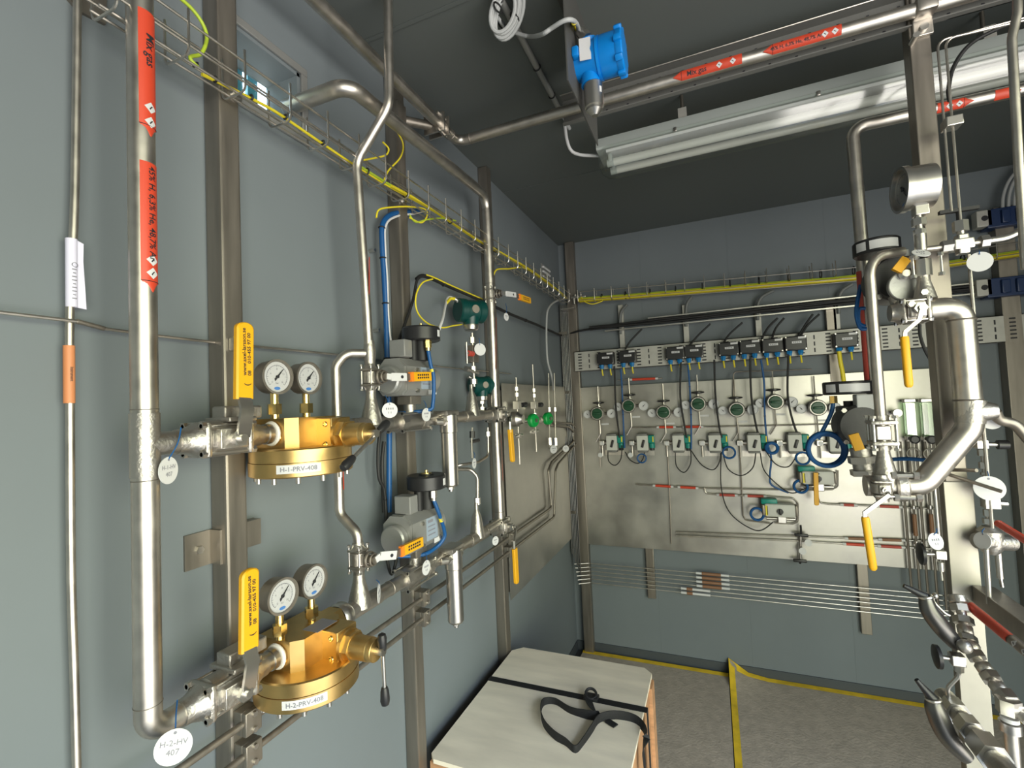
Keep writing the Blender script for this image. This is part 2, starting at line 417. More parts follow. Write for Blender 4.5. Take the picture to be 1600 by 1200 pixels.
def lever(t, arm, grip, wdir, w, th, txt=None, grip_m=YEL, round_end=True, tn=None, tu=None, tsz=.008):
    """flat steel arm (polyline) with a plastic sleeve (polyline); wdir = width direction"""
    b = MB(); b.tube(arm, 0, flat=(wdir, w * (.72 if round_end else .5), th * .45)); b.obj('handle', STEELB if round_end else STEEL, t)
    h = [k for k in KIDS[t.name] if k.name.startswith('handle')][-1]
    grip = [V(p) for p in grip]; d = (grip[-1] - grip[-2]).normalized(); wd = V(wdir).normalized(); n = wd.cross(d).normalized()
    L_ = sum((grip[i + 1] - grip[i]).length for i in range(len(grip) - 1))
    b = MB()
    if len(grip) == 2 and round_end:
        m = MX(((wd.x, d.x, n.x, grip[0].x), (wd.y, d.y, n.y, grip[0].y), (wd.z, d.z, n.z, grip[0].z), (0, 0, 0, 1)))
        k = w / 2; poly = [(-k, 0), (k, 0), (k, L_ - k * .7)] + [(k * math.cos(a), L_ - k * .7 + k * .7 * math.sin(a)) for a in [PI * i / 8 for i in range(1, 8)]] + [(-k, L_ - k * .7)]
        sec = []
        for h_, f in ((-.5, .8), (-.3, 1), (.3, 1), (.5, .8)):
            sec.append([m @ V((x * f, y if y < 1e-6 else (y - L_ / 2) * (1 - (1 - f) * .12) + L_ / 2, h_ * th)) for x, y in poly])
        b.rings(sec)
    else:
        x_ = (wd - d * wd.dot(d)).normalized(); y_ = d.cross(x_); k = w / 2; h_ = th / 2
        b.rings([[grip[0] + d * t_ + x_ * k * f * math.copysign(abs(math.cos(a)) ** .7, math.cos(a)) + y_ * h_ * f * math.copysign(abs(math.sin(a)) ** .7, math.sin(a)) for a in [2 * PI * i / 16 for i in range(16)]] for t_, f in ((0, .85), (.003, 1), (L_ - .008, 1), (L_ - .003, .85), (L_, .5))])
    g = b.obj('grip', grip_m, h)
    if txt:
        b = MB()
        for s_, du, dv, sz in txt:
            mid = grip[0] + d * (L_ * .5)
            uu, vv = V(tu), V(tn).cross(V(tu))
            b.text(s_, sz, bold=.02, fn=lambda a, q: mid + uu * (a + du) + vv * (q + dv) + V(tn) * (th * .5 + .0006))
        b.obj('lettering', INK, g)
    return h
def gauge(parent, c, n, r, up=Z, depth=.03, name='pressure_gauge', stem=None, needle=-.9, body=STEELD, lens=True, blue=True, det=True, face=WHITE):
    m = frame(c, n, up)
    b = MB(m); b.lathe((0, 0, -depth), Z, [(0, r * .80), (.003, r * .93), (depth * .78, r * .93), (depth * .8, r), (depth, r), (depth, r * .88), (depth * .86, r * .86)], n=36)
    g = b.obj(name, body, parent)
    b = MB(m); b.lathe((0, 0, -depth * .16), Z, [(0, r * .86), (.0008, r * .86)], n=32); b.obj('dial', face, g)
    z = -depth * .16 + .0012
    if det:
        b = MB(m)
        for i in range(25):
            a = math.radians(225 - 270 * i / 24); l = .10 if i % 4 == 0 else .05
            p0 = V((math.cos(a), math.sin(a), 0)) * r * .66; p1 = V((math.cos(a), math.sin(a), 0)) * r * (.66 - l)
            b.tube([p0 + Z * z, p1 + Z * z], r * .012, 4)
        b.tube([V((math.cos(a) * r * .66, math.sin(a) * r * .66, z)) for a in [math.radians(225 - 270 * i / 30) for i in range(31)]], r * .01, 4)
        for i, s_ in enumerate(('0', '4', '8', '12', '16')):
            a = math.radians(225 - 270 * i / 4)
            b.text(s_, r * .17, lambda x, y: V((math.cos(a) * r * .44 + x, math.sin(a) * r * .44 + y, z)))
        b.text('bar', r * .15, lambda x, y: V((x, y - r * .36, z)))
        b.obj('scale', INKG, g)
        if blue:
            b = MB(m); b.prism([(math.cos(2 * PI * i / 14) * r * .2, math.sin(2 * PI * i / 14) * r * .09 - r * .66) for i in range(14)], z - .0003, z + .0002); b.obj('dial_emblem', DIALB, g)
    b = MB(m); ca, sa = math.cos(needle), math.sin(needle)
    def q(a, d, h=0): return V((ca * a - sa * d, sa * a + ca * d, z + .001 + h))
    b.rings([[q(-.28 * r, -.05 * r, h), q(-.2 * r, .06 * r, h), q(.0, .05 * r, h), q(.6 * r, .008 * r, h), q(.6 * r, -.008 * r, h), q(0, -.05 * r, h)] for h in (0, .001)])
    b.cyl(V((0, 0, z)), V((0, 0, z + .003)), r * .09, n=10); b.obj('needle', INK, g)
    if lens:
        b = MB(m); b.lathe((0, 0, -depth * .04), Z, [(0, r * .88), (.0012, r * .88)], n=28); b.obj('lens', LENS, g)
    return g

# ------------------------------------------------------------------ the setting
WX = -0.845; WY = 2.86; HZ = 2.5
wy0, wy1, wz0, wz1 = .60, .812, 2.155, 2.305
b = MB()
b.span((WX - .1, -1.3, 0), (WX, wy0, HZ)); b.span((WX - .1, wy1, 0), (WX, WY + .1, HZ))
b.span((WX - .1, wy0, 0), (WX, wy1, wz0)); b.span((WX - .1, wy0, wz1), (WX, wy1, HZ))
struct(b, 'wall_left', WALL)
b = MB(); b.span((WX - .1, WY, 0), (1.65, WY + .1, HZ)); struct(b, 'wall_back', WALL)
b = MB(); b.span((1.55, .8, 0), (1.65, WY, HZ)); b.span((1.55, -1.3, 2.25), (1.65, .8, HZ)); struct(b, 'wall_right', WALL)
b = MB(); b.span((WX - .1, -1.4, 0), (.6, -1.3, HZ)); b.span((.6, -1.4, 2.25), (1.65, -1.3, HZ)); struct(b, 'wall_front', WALL)
b = MB(); b.span((WX - .1, -1.4, HZ), (1.65, WY + .1, HZ + .1)); struct(b, 'ceiling', CEIL)
b = MB(); b.span((WX - .1, -1.4, -.1), (1.65, WY + .1, 0)); struct(b, 'floor', FLOORM)
b = MB(); b.span((WX + .004, WY - .006, 0), (1.55, WY, .055)); struct(b, 'baseboard_back', SKIRT)
b = MB(); b.span((WX, -1.3, 0), (WX + .006, WY - .006, .055)); struct(b, 'baseboard_left', SKIRT)
# ceiling sheet joints and wall panel joints
for i, y in enumerate((.99, 2.0)):
    b = MB(); b.span((WX + .002, y, HZ - .0025), (1.55, y + .012, HZ), bev=.001); struct(b, 'trim_%d' % (i + 1), CEIL)
for i, x in enumerate((-.35, .12, .58, 1.03)):
    b = MB(); b.span((x, WY - .0008, .055), (x + .006, WY, HZ), bev=.0008); struct(b, 'trim_%d' % (i + 3), WALL)
# small window high in the left wall
b = MB(); fw = .018
for a, c in (((wy0 - fw, wz1), (wy1 + fw, wz1 + fw)), ((wy0 - fw, wz0 - fw), (wy1 + fw, wz0)), ((wy1, wz0), (wy1 + fw, wz1)), ((wy0 - fw, wz0), (wy0, wz1))):
    b.span((WX - .0, a[0], a[1]), (WX + .006, c[0], c[1]), bev=.002)
wn = b.obj('window_1', ALU, kind='structure')
b = MB()
for a, c in (((wy0, wz1 - .008), (wy1, wz1)), ((wy0, wz0), (wy1, wz0 + .008)), ((wy1 - .008, wz0), (wy1, wz1)), ((wy0, wz0), (wy0 + .008, wz1))):
    b.span((WX - .1, a[0], a[1]), (WX - .001, c[0], c[1]))
b.obj('window_reveal', WALL, wn)
b = MB(); b.span((WX - .098, wy0 + .008, wz0 + .008), (WX - .094, wy1 - .008, wz1 - .008)); b.obj('pane', GLASSM, wn)
for k in range(4):
    y = wy0 + .02 + k * .047
    b = MB(); b.span((WX - .118, y, wz0 + .004), (WX - .108, y + (.026 if k % 2 else .034), wz1 + .02 - .014 * (k % 2))); b.obj('louvre', TWIN, wn)

# steel struts on the walls
def strut(label, a, c, grp='steel struts on the walls', cap=None):
    t = thing('steel_strut', label, 'strut', ((a[0] + c[0]) / 2, (a[1] + c[1]) / 2, a[2]), grp)
    b = MB(); b.span(a, c, bev=.005); b.obj('channel', STEELD, t)
    return t
PX = -.8025
s1 = strut('square steel strut standing behind the two brass regulators', (WX, .580, 0), (PX, .622, HZ))
s2 = strut('square steel strut behind the two grey valve actuators', (WX, 1.126, 0), (PX, 1.169, HZ))
s3 = strut('square steel strut between the wall pipe and the crate corner', (WX, 1.738, 0), (PX, 1.781, HZ))
s4 = strut('square steel strut in the far left corner of the room', (-.793, WY - .042, 0), (-.735, WY, HZ))
# wall lug and bolt on the nearest strut
p = L(312, 858, WX); z0 = p.z
b = MB(); b.span((WX, p.y - .028, z0 - .03), (WX + .004, .580, z0 + .03)); b.span((WX + .002, .576, z0 - .03), (WX + .03, .580, z0 + .03)); lug = b.obj('wall_lug', STEELD, s1)
b = MB(); b.span((WX, .622, z0 - .018), (WX + .022, .665, z0 + .03)); b.obj('wall_lug', STEELD, s1)
b = MB(); b.hex((WX + .004, p.y - .004, z0), (WX + .009, p.y - .004, z0), .007); b.obj('bolt', STEELB, lug)
for z in (2.12, 1.655): b = MB(); q = .612; b.cyl((PX, q, z), (PX + .004, q, z), .013); b.hex((PX + .004, q, z), (PX + .012, q, z), .008); b.obj('bolt', STEELB, s1)
b = MB(); b.cyl((PX, 1.14, 2.12), (PX + .004, 1.14, 2.12), .013); b.hex((PX + .004, 1.14, 2.12), (PX + .012, 1.14, 2.12), .008); b.obj('bolt', STEELB, s2)
# plate at top left
b = MB(); m = MX.Identity(4)
b.rings([[V((x, q.y, q.z)) for q in (L(85, -20, WX), L(165, -30, WX), L(162, 40, WX), L(122, 20, WX))] for x in (WX, WX + .006)])
b.obj('wall_bracket', STEELD, label='brown steel bracket plate at the very top left of the wall', cat='bracket')

# ------------------------------------------------------------------ left wall: thin tubes near the camera
xt = -.83
pts = [L(124, -40, xt), L(118, 300, xt), L(108, 480, xt), L(108, 640, xt), L(110, 900, xt), L(116, 1060, xt), L(122, 1260, xt)]
ym = sum(p.y for p in pts) / 7
t = thing('instrument_tube', 'thin upright steel tube at the far left, with white and orange stickers', 'tube', (xt, ym, .9))
cp = [V((xt, ym + (p.y - ym) * .8, p.z)) for p in pts]
b = MB(); b.tube(crv(cp, 5), .0052, 12); b.obj('tube', STEEL, t)
yy = L(111, 430, xt).y
st = MB(); zt, zb = L(112, 374, xt).z, L(110, 480, xt).z
st.tube([(xt + .001, yy, zt), (xt + .001, yy, zb)], .0068, 14); st.rings([[V((xt + .003 + d, yy + k, z_)) for k, z_ in ((.003, zt), (.013, zt - .004), (.0125, zt - .03), (.015, zb + .02), (.016, zb - .001), (.003, zb))] for d in (0, .0012)])
sk = st.obj('sticker_flag', LILAC, t)
b = MB()
for k in range(9): b.box((xt + .0075, yy + .0005, zb + .012 + .0052 * k), (.0003, .0055 - .002 * (k % 3 == 1), .0016))
b.torus((xt + .0072, yy + .0012, zt - .038), X, .0032, .0007, 14, 5); b.obj('lettering', INKG, sk)
yy = L(108, 585, xt).y
marker(t, (xt, yy, L(108, 630, xt).z), (xt, yy, L(108, 540, xt).z), .0060, X, 2.4, COPPER, tip=0, txt='Instrument', size=.0045, rev=True)
xh = -.822
pts = [L(-60, 483, xh), L(0, 488, xh), L(120, 502, xh), L(165, 513, xh), L(255, 525, xh), L(360, 537, xh), L(520, 553, xh), L(600, 563, xh), L(700, 574, xh), L(800, 584, xh)]
pts = [V((xh - (.004 if i > 2 else 0), p.y, p.z)) for i, p in enumerate(pts)]
t = thing('impulse_line', 'thin horizontal steel line crossing the left wall behind the wide pipe', 'tube', pts[0])
b = MB(); b.tube(pts, .0026, 8); b.obj('tube', STEEL, t)
b = MB(); b.cyl(pts[2], pts[3], .0035, n=10); b.obj('sleeve', STEELD, t)
b = MB(); q = L(352, 540, xh); b.span((PX, q.y - .008, q.z - .012), (PX + .014, q.y + .008, q.z + .012), bev=.002); b.obj('clamp', STEELB, t)

# wide riser pipe with tee and elbow
r1 = .0168; ZU, ZL = 1.478, 1.080; YP = .4185
t = thing('riser_pipe', 'wide upright steel pipe with red Mix gas markers at left', 'pipe', (XL, YP, ZL))
b = MB(); b.tube(fil([(XL, YP, HZ + .05), (XL, YP, ZL), (XL, .47, ZL)], .036, 10), r1, 28); b.obj('pipe', STEEL, t)
b = MB(); b.cyl((XL, YP, ZU - .045), (XL, YP, ZU + .045), r1 * 1.09, n=28); b.lathe((XL, YP, ZU), Y, [(0, r1 * 1.09), (.022, r1 * 1.04), (.047, r1 * .98)], n=28); b.obj('tee', CAST, t)
for z in (ZU + .05, ZU - .05, ZL + .04):
    b = MB(); b.torus((XL, YP, z), Z, r1, .0007, 28, 6); b.obj('weld_bead', STEELD, t)
z = lambda py: L(232, py).z
marker(t, (XL, YP, z(32)), (XL, YP, z(222)), r1, (.98, .20, 0), .85, RED, 1, 'Mix gas', .0165, (abs(z(178) - z(32)), abs(z(200) - z(32))), toff=-.035)
marker(t, (XL, YP, z(262)), (XL, YP, z(460)), r1, (.98, .20, 0), .85, RED, 1, '45% H, 6,3% He, 48,7% Ar', .0128, (abs(z(411) - z(262)), abs(z(431) - z(262))), toff=-.020)

# brass regulators, ball valves in front of them
def regulator(lab, zc, bar):
    o = V((XL, .69, zc)); t = thing('pressure_regulator', lab, 'regulator', (XL + .01, .685, zc - .078), 'brass pressure regulators')
    b = MB(); pl = [(-.052, -.058), (.028, -.058), (.046, -.042), (.046, .044), (.03, .06), (-.052, .06)]
    b.prism(pl, -.03, .027, MX.Translation(o)); b.obj('body', BRASS, t)
    b = MB(); b.span(o + V((.03, .0, -.042)), o + V((.082, .052, .024)), bev=.002); b.obj('side_block', BRASS, t)
    for z_ in (.012, -.026):
        b = MB(); b.cyl(o + V((.067, -.0006, z_)), o + V((.067, .001, z_)), .0045); b.torus(o + V((.067, -.001, z_)), Y, .0042, .0012, 12, 5); b.obj('screw', BRASSN, t)
    b = MB(); b.torus(o + V((.012, -.0585, -.008)), Y, .005, .002, 14, 6); b.obj('plug', BRASSN, t)
    d = o + V((.012, -.004, 0))
    b = MB(); b.lathe(d + Z * -.0275, -Z, [(0, .088), (.002, .091), (.0235, .091), (.0237, .0895)], n=48); dk = b.obj('diaphragm_flange', BRASS, t)
    b = MB(); b.lathe(d + Z * -.0515, -Z, [(0, .0895), (.0005, .092), (.024, .092), (.026, .090)], n=48); b.obj('diaphragm_flange', BRASS, t)
    for k in range(12):
        a = 2 * PI * k / 12 + .2; p = d + V((math.cos(a) * .08, math.sin(a) * .08, -.0775)); b = MB(); b.cyl(p, p - Z * .011, .0042, n=10); b.obj('flange_bolt', STEELB, t)
    # label
    def cyl(a, q):
        w = -.82 + a / .0924; return d + V((math.cos(w) * .0926, math.sin(w) * .0926, -.0615 + q))
    b = MB(); ws = [[b._v(cyl(-.037 + .074 * i / 10, k)) for k in (-.0075, .0075)] for i in range(11)]
    for i in range(10): b._f((ws[i][0], ws[i + 1][0], ws[i + 1][1], ws[i][1]))
    lb = b.obj('name_label', WHITE, t); b = MB(); b.text('H-%d-PRV-408' % (1 if zc > 1.3 else 2), .0112, lambda a, q: cyl(a, q) + (cyl(a, 0) - d).normalized() * .0008, bold=.012); b.obj('lettering', INKG, lb)
    # spring bonnet towards the room
    s0 = o + V((.082, .026, -.009))
    b = MB(); b.lathe(s0, X, [(0, .030), (.007, .030)], n=30); b.hex(s0 + X * .007, s0 + X * .02, .028); b.lathe(s0 + X * .02, X, [(0, .0225), (.003, .0215), (.036, .0215), (.038, .0203), (.047, .0203), (.048, .0195)], n=30); b.obj('spring_bonnet', BRASS, t)
    sp = s0 + X * .068
    b = MB(); b.cyl(sp, sp + X * .017, .0075); b.obj('adjusting_screw', STEELB, t)
    c0 = sp + X * .011; a0, a1 = c0 + V(bar[0]), c0 + V(bar[1]); dd = (a1 - a0).normalized()
    b = MB(); b.cyl(a0, a1, .0036, n=12); tb = b.obj('tee_bar', STEELB, t)
    for p, sg in ((a0, -1), (a1, 1)):
        b = MB(); b.lathe(p - dd * sg * .018, dd * sg, [(0, .0055), (.006, .0075), (.024, .0088), (.031, .007), (.034, .002)], n=16); b.obj('knob', BLK, tb)
    # gauges
    for y_, nd, g in ((-.058, .75, 0), (.016, .75, 1)):
        g0 = o + V((.0, y_ + .004, .027))
        b = MB(); b.cyl(g0, g0 + Z * .008, .0075); b.hex(g0 + Z * .008, g0 + Z * .027, .0128); b.cyl(g0 + Z * .027, g0 + Z * .05, .0068); b.obj('gauge_stem', BRASSN, t)
        gauge(t, g0 + V((.012, 0, .077)), (1, -.06 * (1 - g), .0), .0325, depth=.032, name='gauge', needle=nd + .1)
    # inlet collar with white tape, outlet union
    b = MB(); b.cyl(o + V((0, -.078, 0)), o + V((0, -.058, 0)), .0185); b.obj('inlet_collar', STEELB, t)
    b = MB(); b.torus(o + V((0, -.063, 0)), Y, .0195, .0035, 24, 6); b.obj('thread_tape', TAPE, t)
    if zc < 1.3:
        b = MB(); b.span(o + V((.012, -.015, .027)), o + V((.05, .035, .0275))); b.obj('data_plate', INKG, t)
    b = MB(); b.hex(o + V((0, .060, 0)), o + V((0, .083, 0)), .031); b.obj('outlet_nut', BRASS, t)
    return t
regulator('upper brass regulator, labelled H-1-PRV-408, with two round gauges', ZU, ((0, .028, .012), (0, -.073, -.046)))
regulator('lower brass regulator, labelled H-2-PRV-408, with two round gauges', ZL, ((0, .003, .016), (0, .006, -.085)))

def main_valve(lab, zc):
    c = V((XL, .530, zc)); t, q, R = ball_valve(lab, c, Y, X, r1, .14, group='valves before the brass regulators')
    b = MB(); b.cyl((XL, .595, zc), (XL, .6115, zc), r1 * 1.0); b.obj('pipe_nipple', STEELB, t)
    b = MB(); b.span((XL - .03, .525, zc + .026), (XL + .03, .575, zc + .034), bev=.002); b.span((XL - .02, .53, zc + .03), (XL + .012, .60, zc + .052), bev=.003); b.obj('mounting_pad', CAST, t)
    y1 = L(379, 560, -.70).y; x1 = -.70
    h = lever(t, [(XL + R * 1.6, .535, zc), (XL + R * 1.75, .535, zc + .02), (x1 + .012, y1 - .003, zc + .045), (x1, y1, zc + .07)], [(x1, y1, zc + .062), (x1, y1 + .004, zc + .188)], Y, .031, .011,
          [('www.axel-larsson.se', .014, .003, .0094), ('010-455 97 00', .020, -.0058, .0086), ('08', -.021, -.0058, .0086), ('(', -.040, -.001, .013)], tn=X, tu=Z)
    return t
main_valve('stainless ball valve with upright yellow grip before the upper regulator', ZU)
main_valve('stainless ball valve with upright yellow grip before the lower regulator', ZL)
id_tag(L(263, 735, -.73), (.95, .42, 0), .0195, 'white tag H-1-HV 407 hanging below the wide pipe tee', 'white identification tags', lines=('H-1-HV', '407'), tie=L(283, 668, XL + .018))
id_tag(L(271, 1167, -.70), (.75, -.62, .15), .022, 'white tag H-2-HV 407 hanging below the wide pipe elbow', 'white identification tags', lines=('H-2-HV', '407'), tie=L(277, 1094, XL + .019), tilt=-.12)
# ------------------------------------------------------------------ left wall: lines between regulators and the far corner
r15 = .0107
def cone_tee(label, y, z, r0, z1, sgn=1, ln=.06, group='reducing tees on the horizontal lines'):
    b = MB(); b.cyl((XL, y - ln, z), (XL, y + ln, z), r1 * 1.12, n=28)
    h = z1 - z
    b.lathe((XL, y, z), Z * (1 if h > 0 else -1), [(0, .026), (r1 * 1.2, .0225), (abs(h) * .62, .0155), (abs(h) * .8, r0 * 1.15), (abs(h), r0 * 1.1)], n=28)
    t = b.obj('reducing_tee', CAST, label=label, cat='pipe fitting', group=group)
    return t
y1u, y2u = .905, 1.416
def hline(lab, zc, name, ya=.772, yb=1.60):
    t = thing(name, lab, 'pipe', (XL, ya, zc), 'horizontal lines along the left wall')
    b = MB(); b.cyl((XL, ya, zc), (XL, yb, zc), r1, n=24); b.obj('pipe', STEEL, t)
    return t
hu = hline('upper horizontal steel line running from the upper regulator towards the far corner', ZU, 'gas_line')
hl = hline('lower horizontal steel line running from the lower regulator towards the far corner', ZL, 'gas_line')
for y in (.86, .95, 1.36, 1.47):
    for t, zc in ((hu, ZU), (hl, ZL)):
        b = MB(); b.torus((XL, y, zc), Y, r1 * 1.0, .0014, 20, 5); b.obj('weld_bead', STEELD, t)
b = MB(); b.lathe((XL, .775, ZL), Y, [(0, .028), (.006, .031), (.02, .031), (.03, .024)], n=28); b.obj('union_flange', STEELB, hl)
b = MB(); b.lathe((XL, .775, ZU), Y, [(0, .026), (.02, .026), (.03, .02)], n=28); b.obj('union_flange', STEELB, hu)
cone_tee('upper reducing tee under the tall bent pipe', y1u, ZU, r15, L(578, 612).z)
cone_tee('lower reducing tee beside the lower regulator', .846, ZL, r15, L(562, 892).z)
cone_tee('upper reducing tee below the dark teal transmitter', 1.416, ZU, .006, L(738, 601).z)
cone_tee('lower reducing tee left of the lower wall valve', 1.417, ZL - .004, .006, L(746, 785).z)

# tall bent pipe
zv1 = L(578, 590).z
t = thing('bent_pipe', 'tall thin steel pipe with a dog-leg bend near the ceiling', 'pipe', (XL, y1u, zv1))
ya = L(557, 262).y
b = MB(); b.tube(fil([(XL, y1u, zv1 + .02), (XL, y1u - .005, 1.75), L(557, 252), L(608, 165, -.648), V((-.648, L(608, 165, -.648).y + .012, HZ + .03))], [0, .3, .06, .06, 0], 8), r15, 18); b.obj('pipe', STEEL, t)
b = MB(); b.lathe((XL, y1u, L(570, 551).z), Z, [(-.03, r15 * 1.1), (0, r15 * 1.35), (.03, r15 * 1.1)]); b.obj('tee', CAST, t)
marker(t, L(570, 460), L(570, 402), r15, (.8, .6, 0), .55, RED, 0)
# bypass
xb = -.792; zt = L(567, 551).z; yb = L(525, 600, xb).y
t = thing('bypass_pipe', 'thin steel bypass pipe passing behind the upper regulator', 'pipe', (xb, yb, 1.3))
b = MB(); b.tube(fil([(XL, y1u, zt), (xb + .012, yb + .02, zt), (xb, yb, zt - .03), (xb, yb, L(525, 805, xb).z), (XL, .846, L(555, 835).z), (XL, .846, L(560, 860).z)], [0, .035, .03, .03, .03, 0], 8), r15, 18); b.obj('pipe', STEEL, t)
marker(t, (xb, yb, L(530, 765, xb).z), (xb, yb, L(530, 690, xb).z), r15, (.75, .65, 0), .6, RED, 0)

def small_valve(lab, c, ax, bl, grip, bracket_to, slope=0, grp='flanged valves with folded yellow grips'):
    c = V(c); t, q, R = ball_valve(lab, c, ax, X, r15, .07, group=grp, boltlen=.062)
    s0 = c + X * R * 1.9
    b = MB(); b.cyl(c + X * R * 1.5, s0 + X * .012, .009); b.torus(s0 - X * .004, X, .015, .003); b.torus(s0 + X * .006, X, .012, .0025); b.obj('bonnet', STEELD, t)
    p1, p2 = V(bracket_to[0]), V(bracket_to[1])
    b = MB(); d = (p2 - p1).normalized(); w = Z - d * d.z
    b.tube([s0 + X * .012, p1], 0, flat=(w, .014, .004)); b.tube([p1, p2], 0, flat=(w, .019, .004)); h = b.obj('handle', WHITE, t)
    b = MB(); nn = w.cross(d).normalized(); nn = nn if nn.x > 0 else -nn; k = p1.lerp(p2, .68); b.cyl(k + nn * .002, k + nn * .0032, .004, n=12); b.obj('locking_hole', INK, h)
    g0, g1 = V(grip[0]), V(grip[1]); d = (g1 - g0).normalized(); w = (Z - d * d.z).normalized(); n = w.cross(d).normalized(); n = n if n.x > 0 else -n
    b = MB(); b.tube([p2, g0], 0, flat=(w, .016, .003)); b.obj('handle', STEELD, t)
    b = MB(); b.tube([g0, g1], 0, flat=(w, .023, .009)); g = b.obj('grip', YEL, t)
    b = MB(); b.tube([g0 - d * .001, g0 + d * .010], 0, flat=(w, .0236, .0096)); b.obj('grip_end', ORG, g)
    b = MB(); ln = (g1 - g0).length
    for j, v_ in enumerate((.004, -.003)):
        for k in range(6):
            cc = g0 + d * (ln * (.32 + .1 * k)) + w * v_ + n * .0046
            b.rings([[cc + d * a + w * e + n * h_ for a, e in ((-.003, -.0022), (.003, -.0022), (.003, .0022), (-.003, .0022))] for h_ in (0, .0004)])
    b.obj('lettering', INK, g)
    return t
xg = -.685
small_valve('flanged valve with short yellow grip under the tall bent pipe', (XL, y1u, zv1), Z, 0, (L(641, 589, xg), L(672, 588, xg)), (L(611, 589, xg - .01), L(635, 589, xg)))
small_valve('flanged valve with short yellow grip below the bypass pipe', (XL, .846, L(560, 872).z), Z, 0, (L(626, 862, xg), L(659, 846, xg)), (L(594, 869, xg - .01), L(619, 867, xg)))

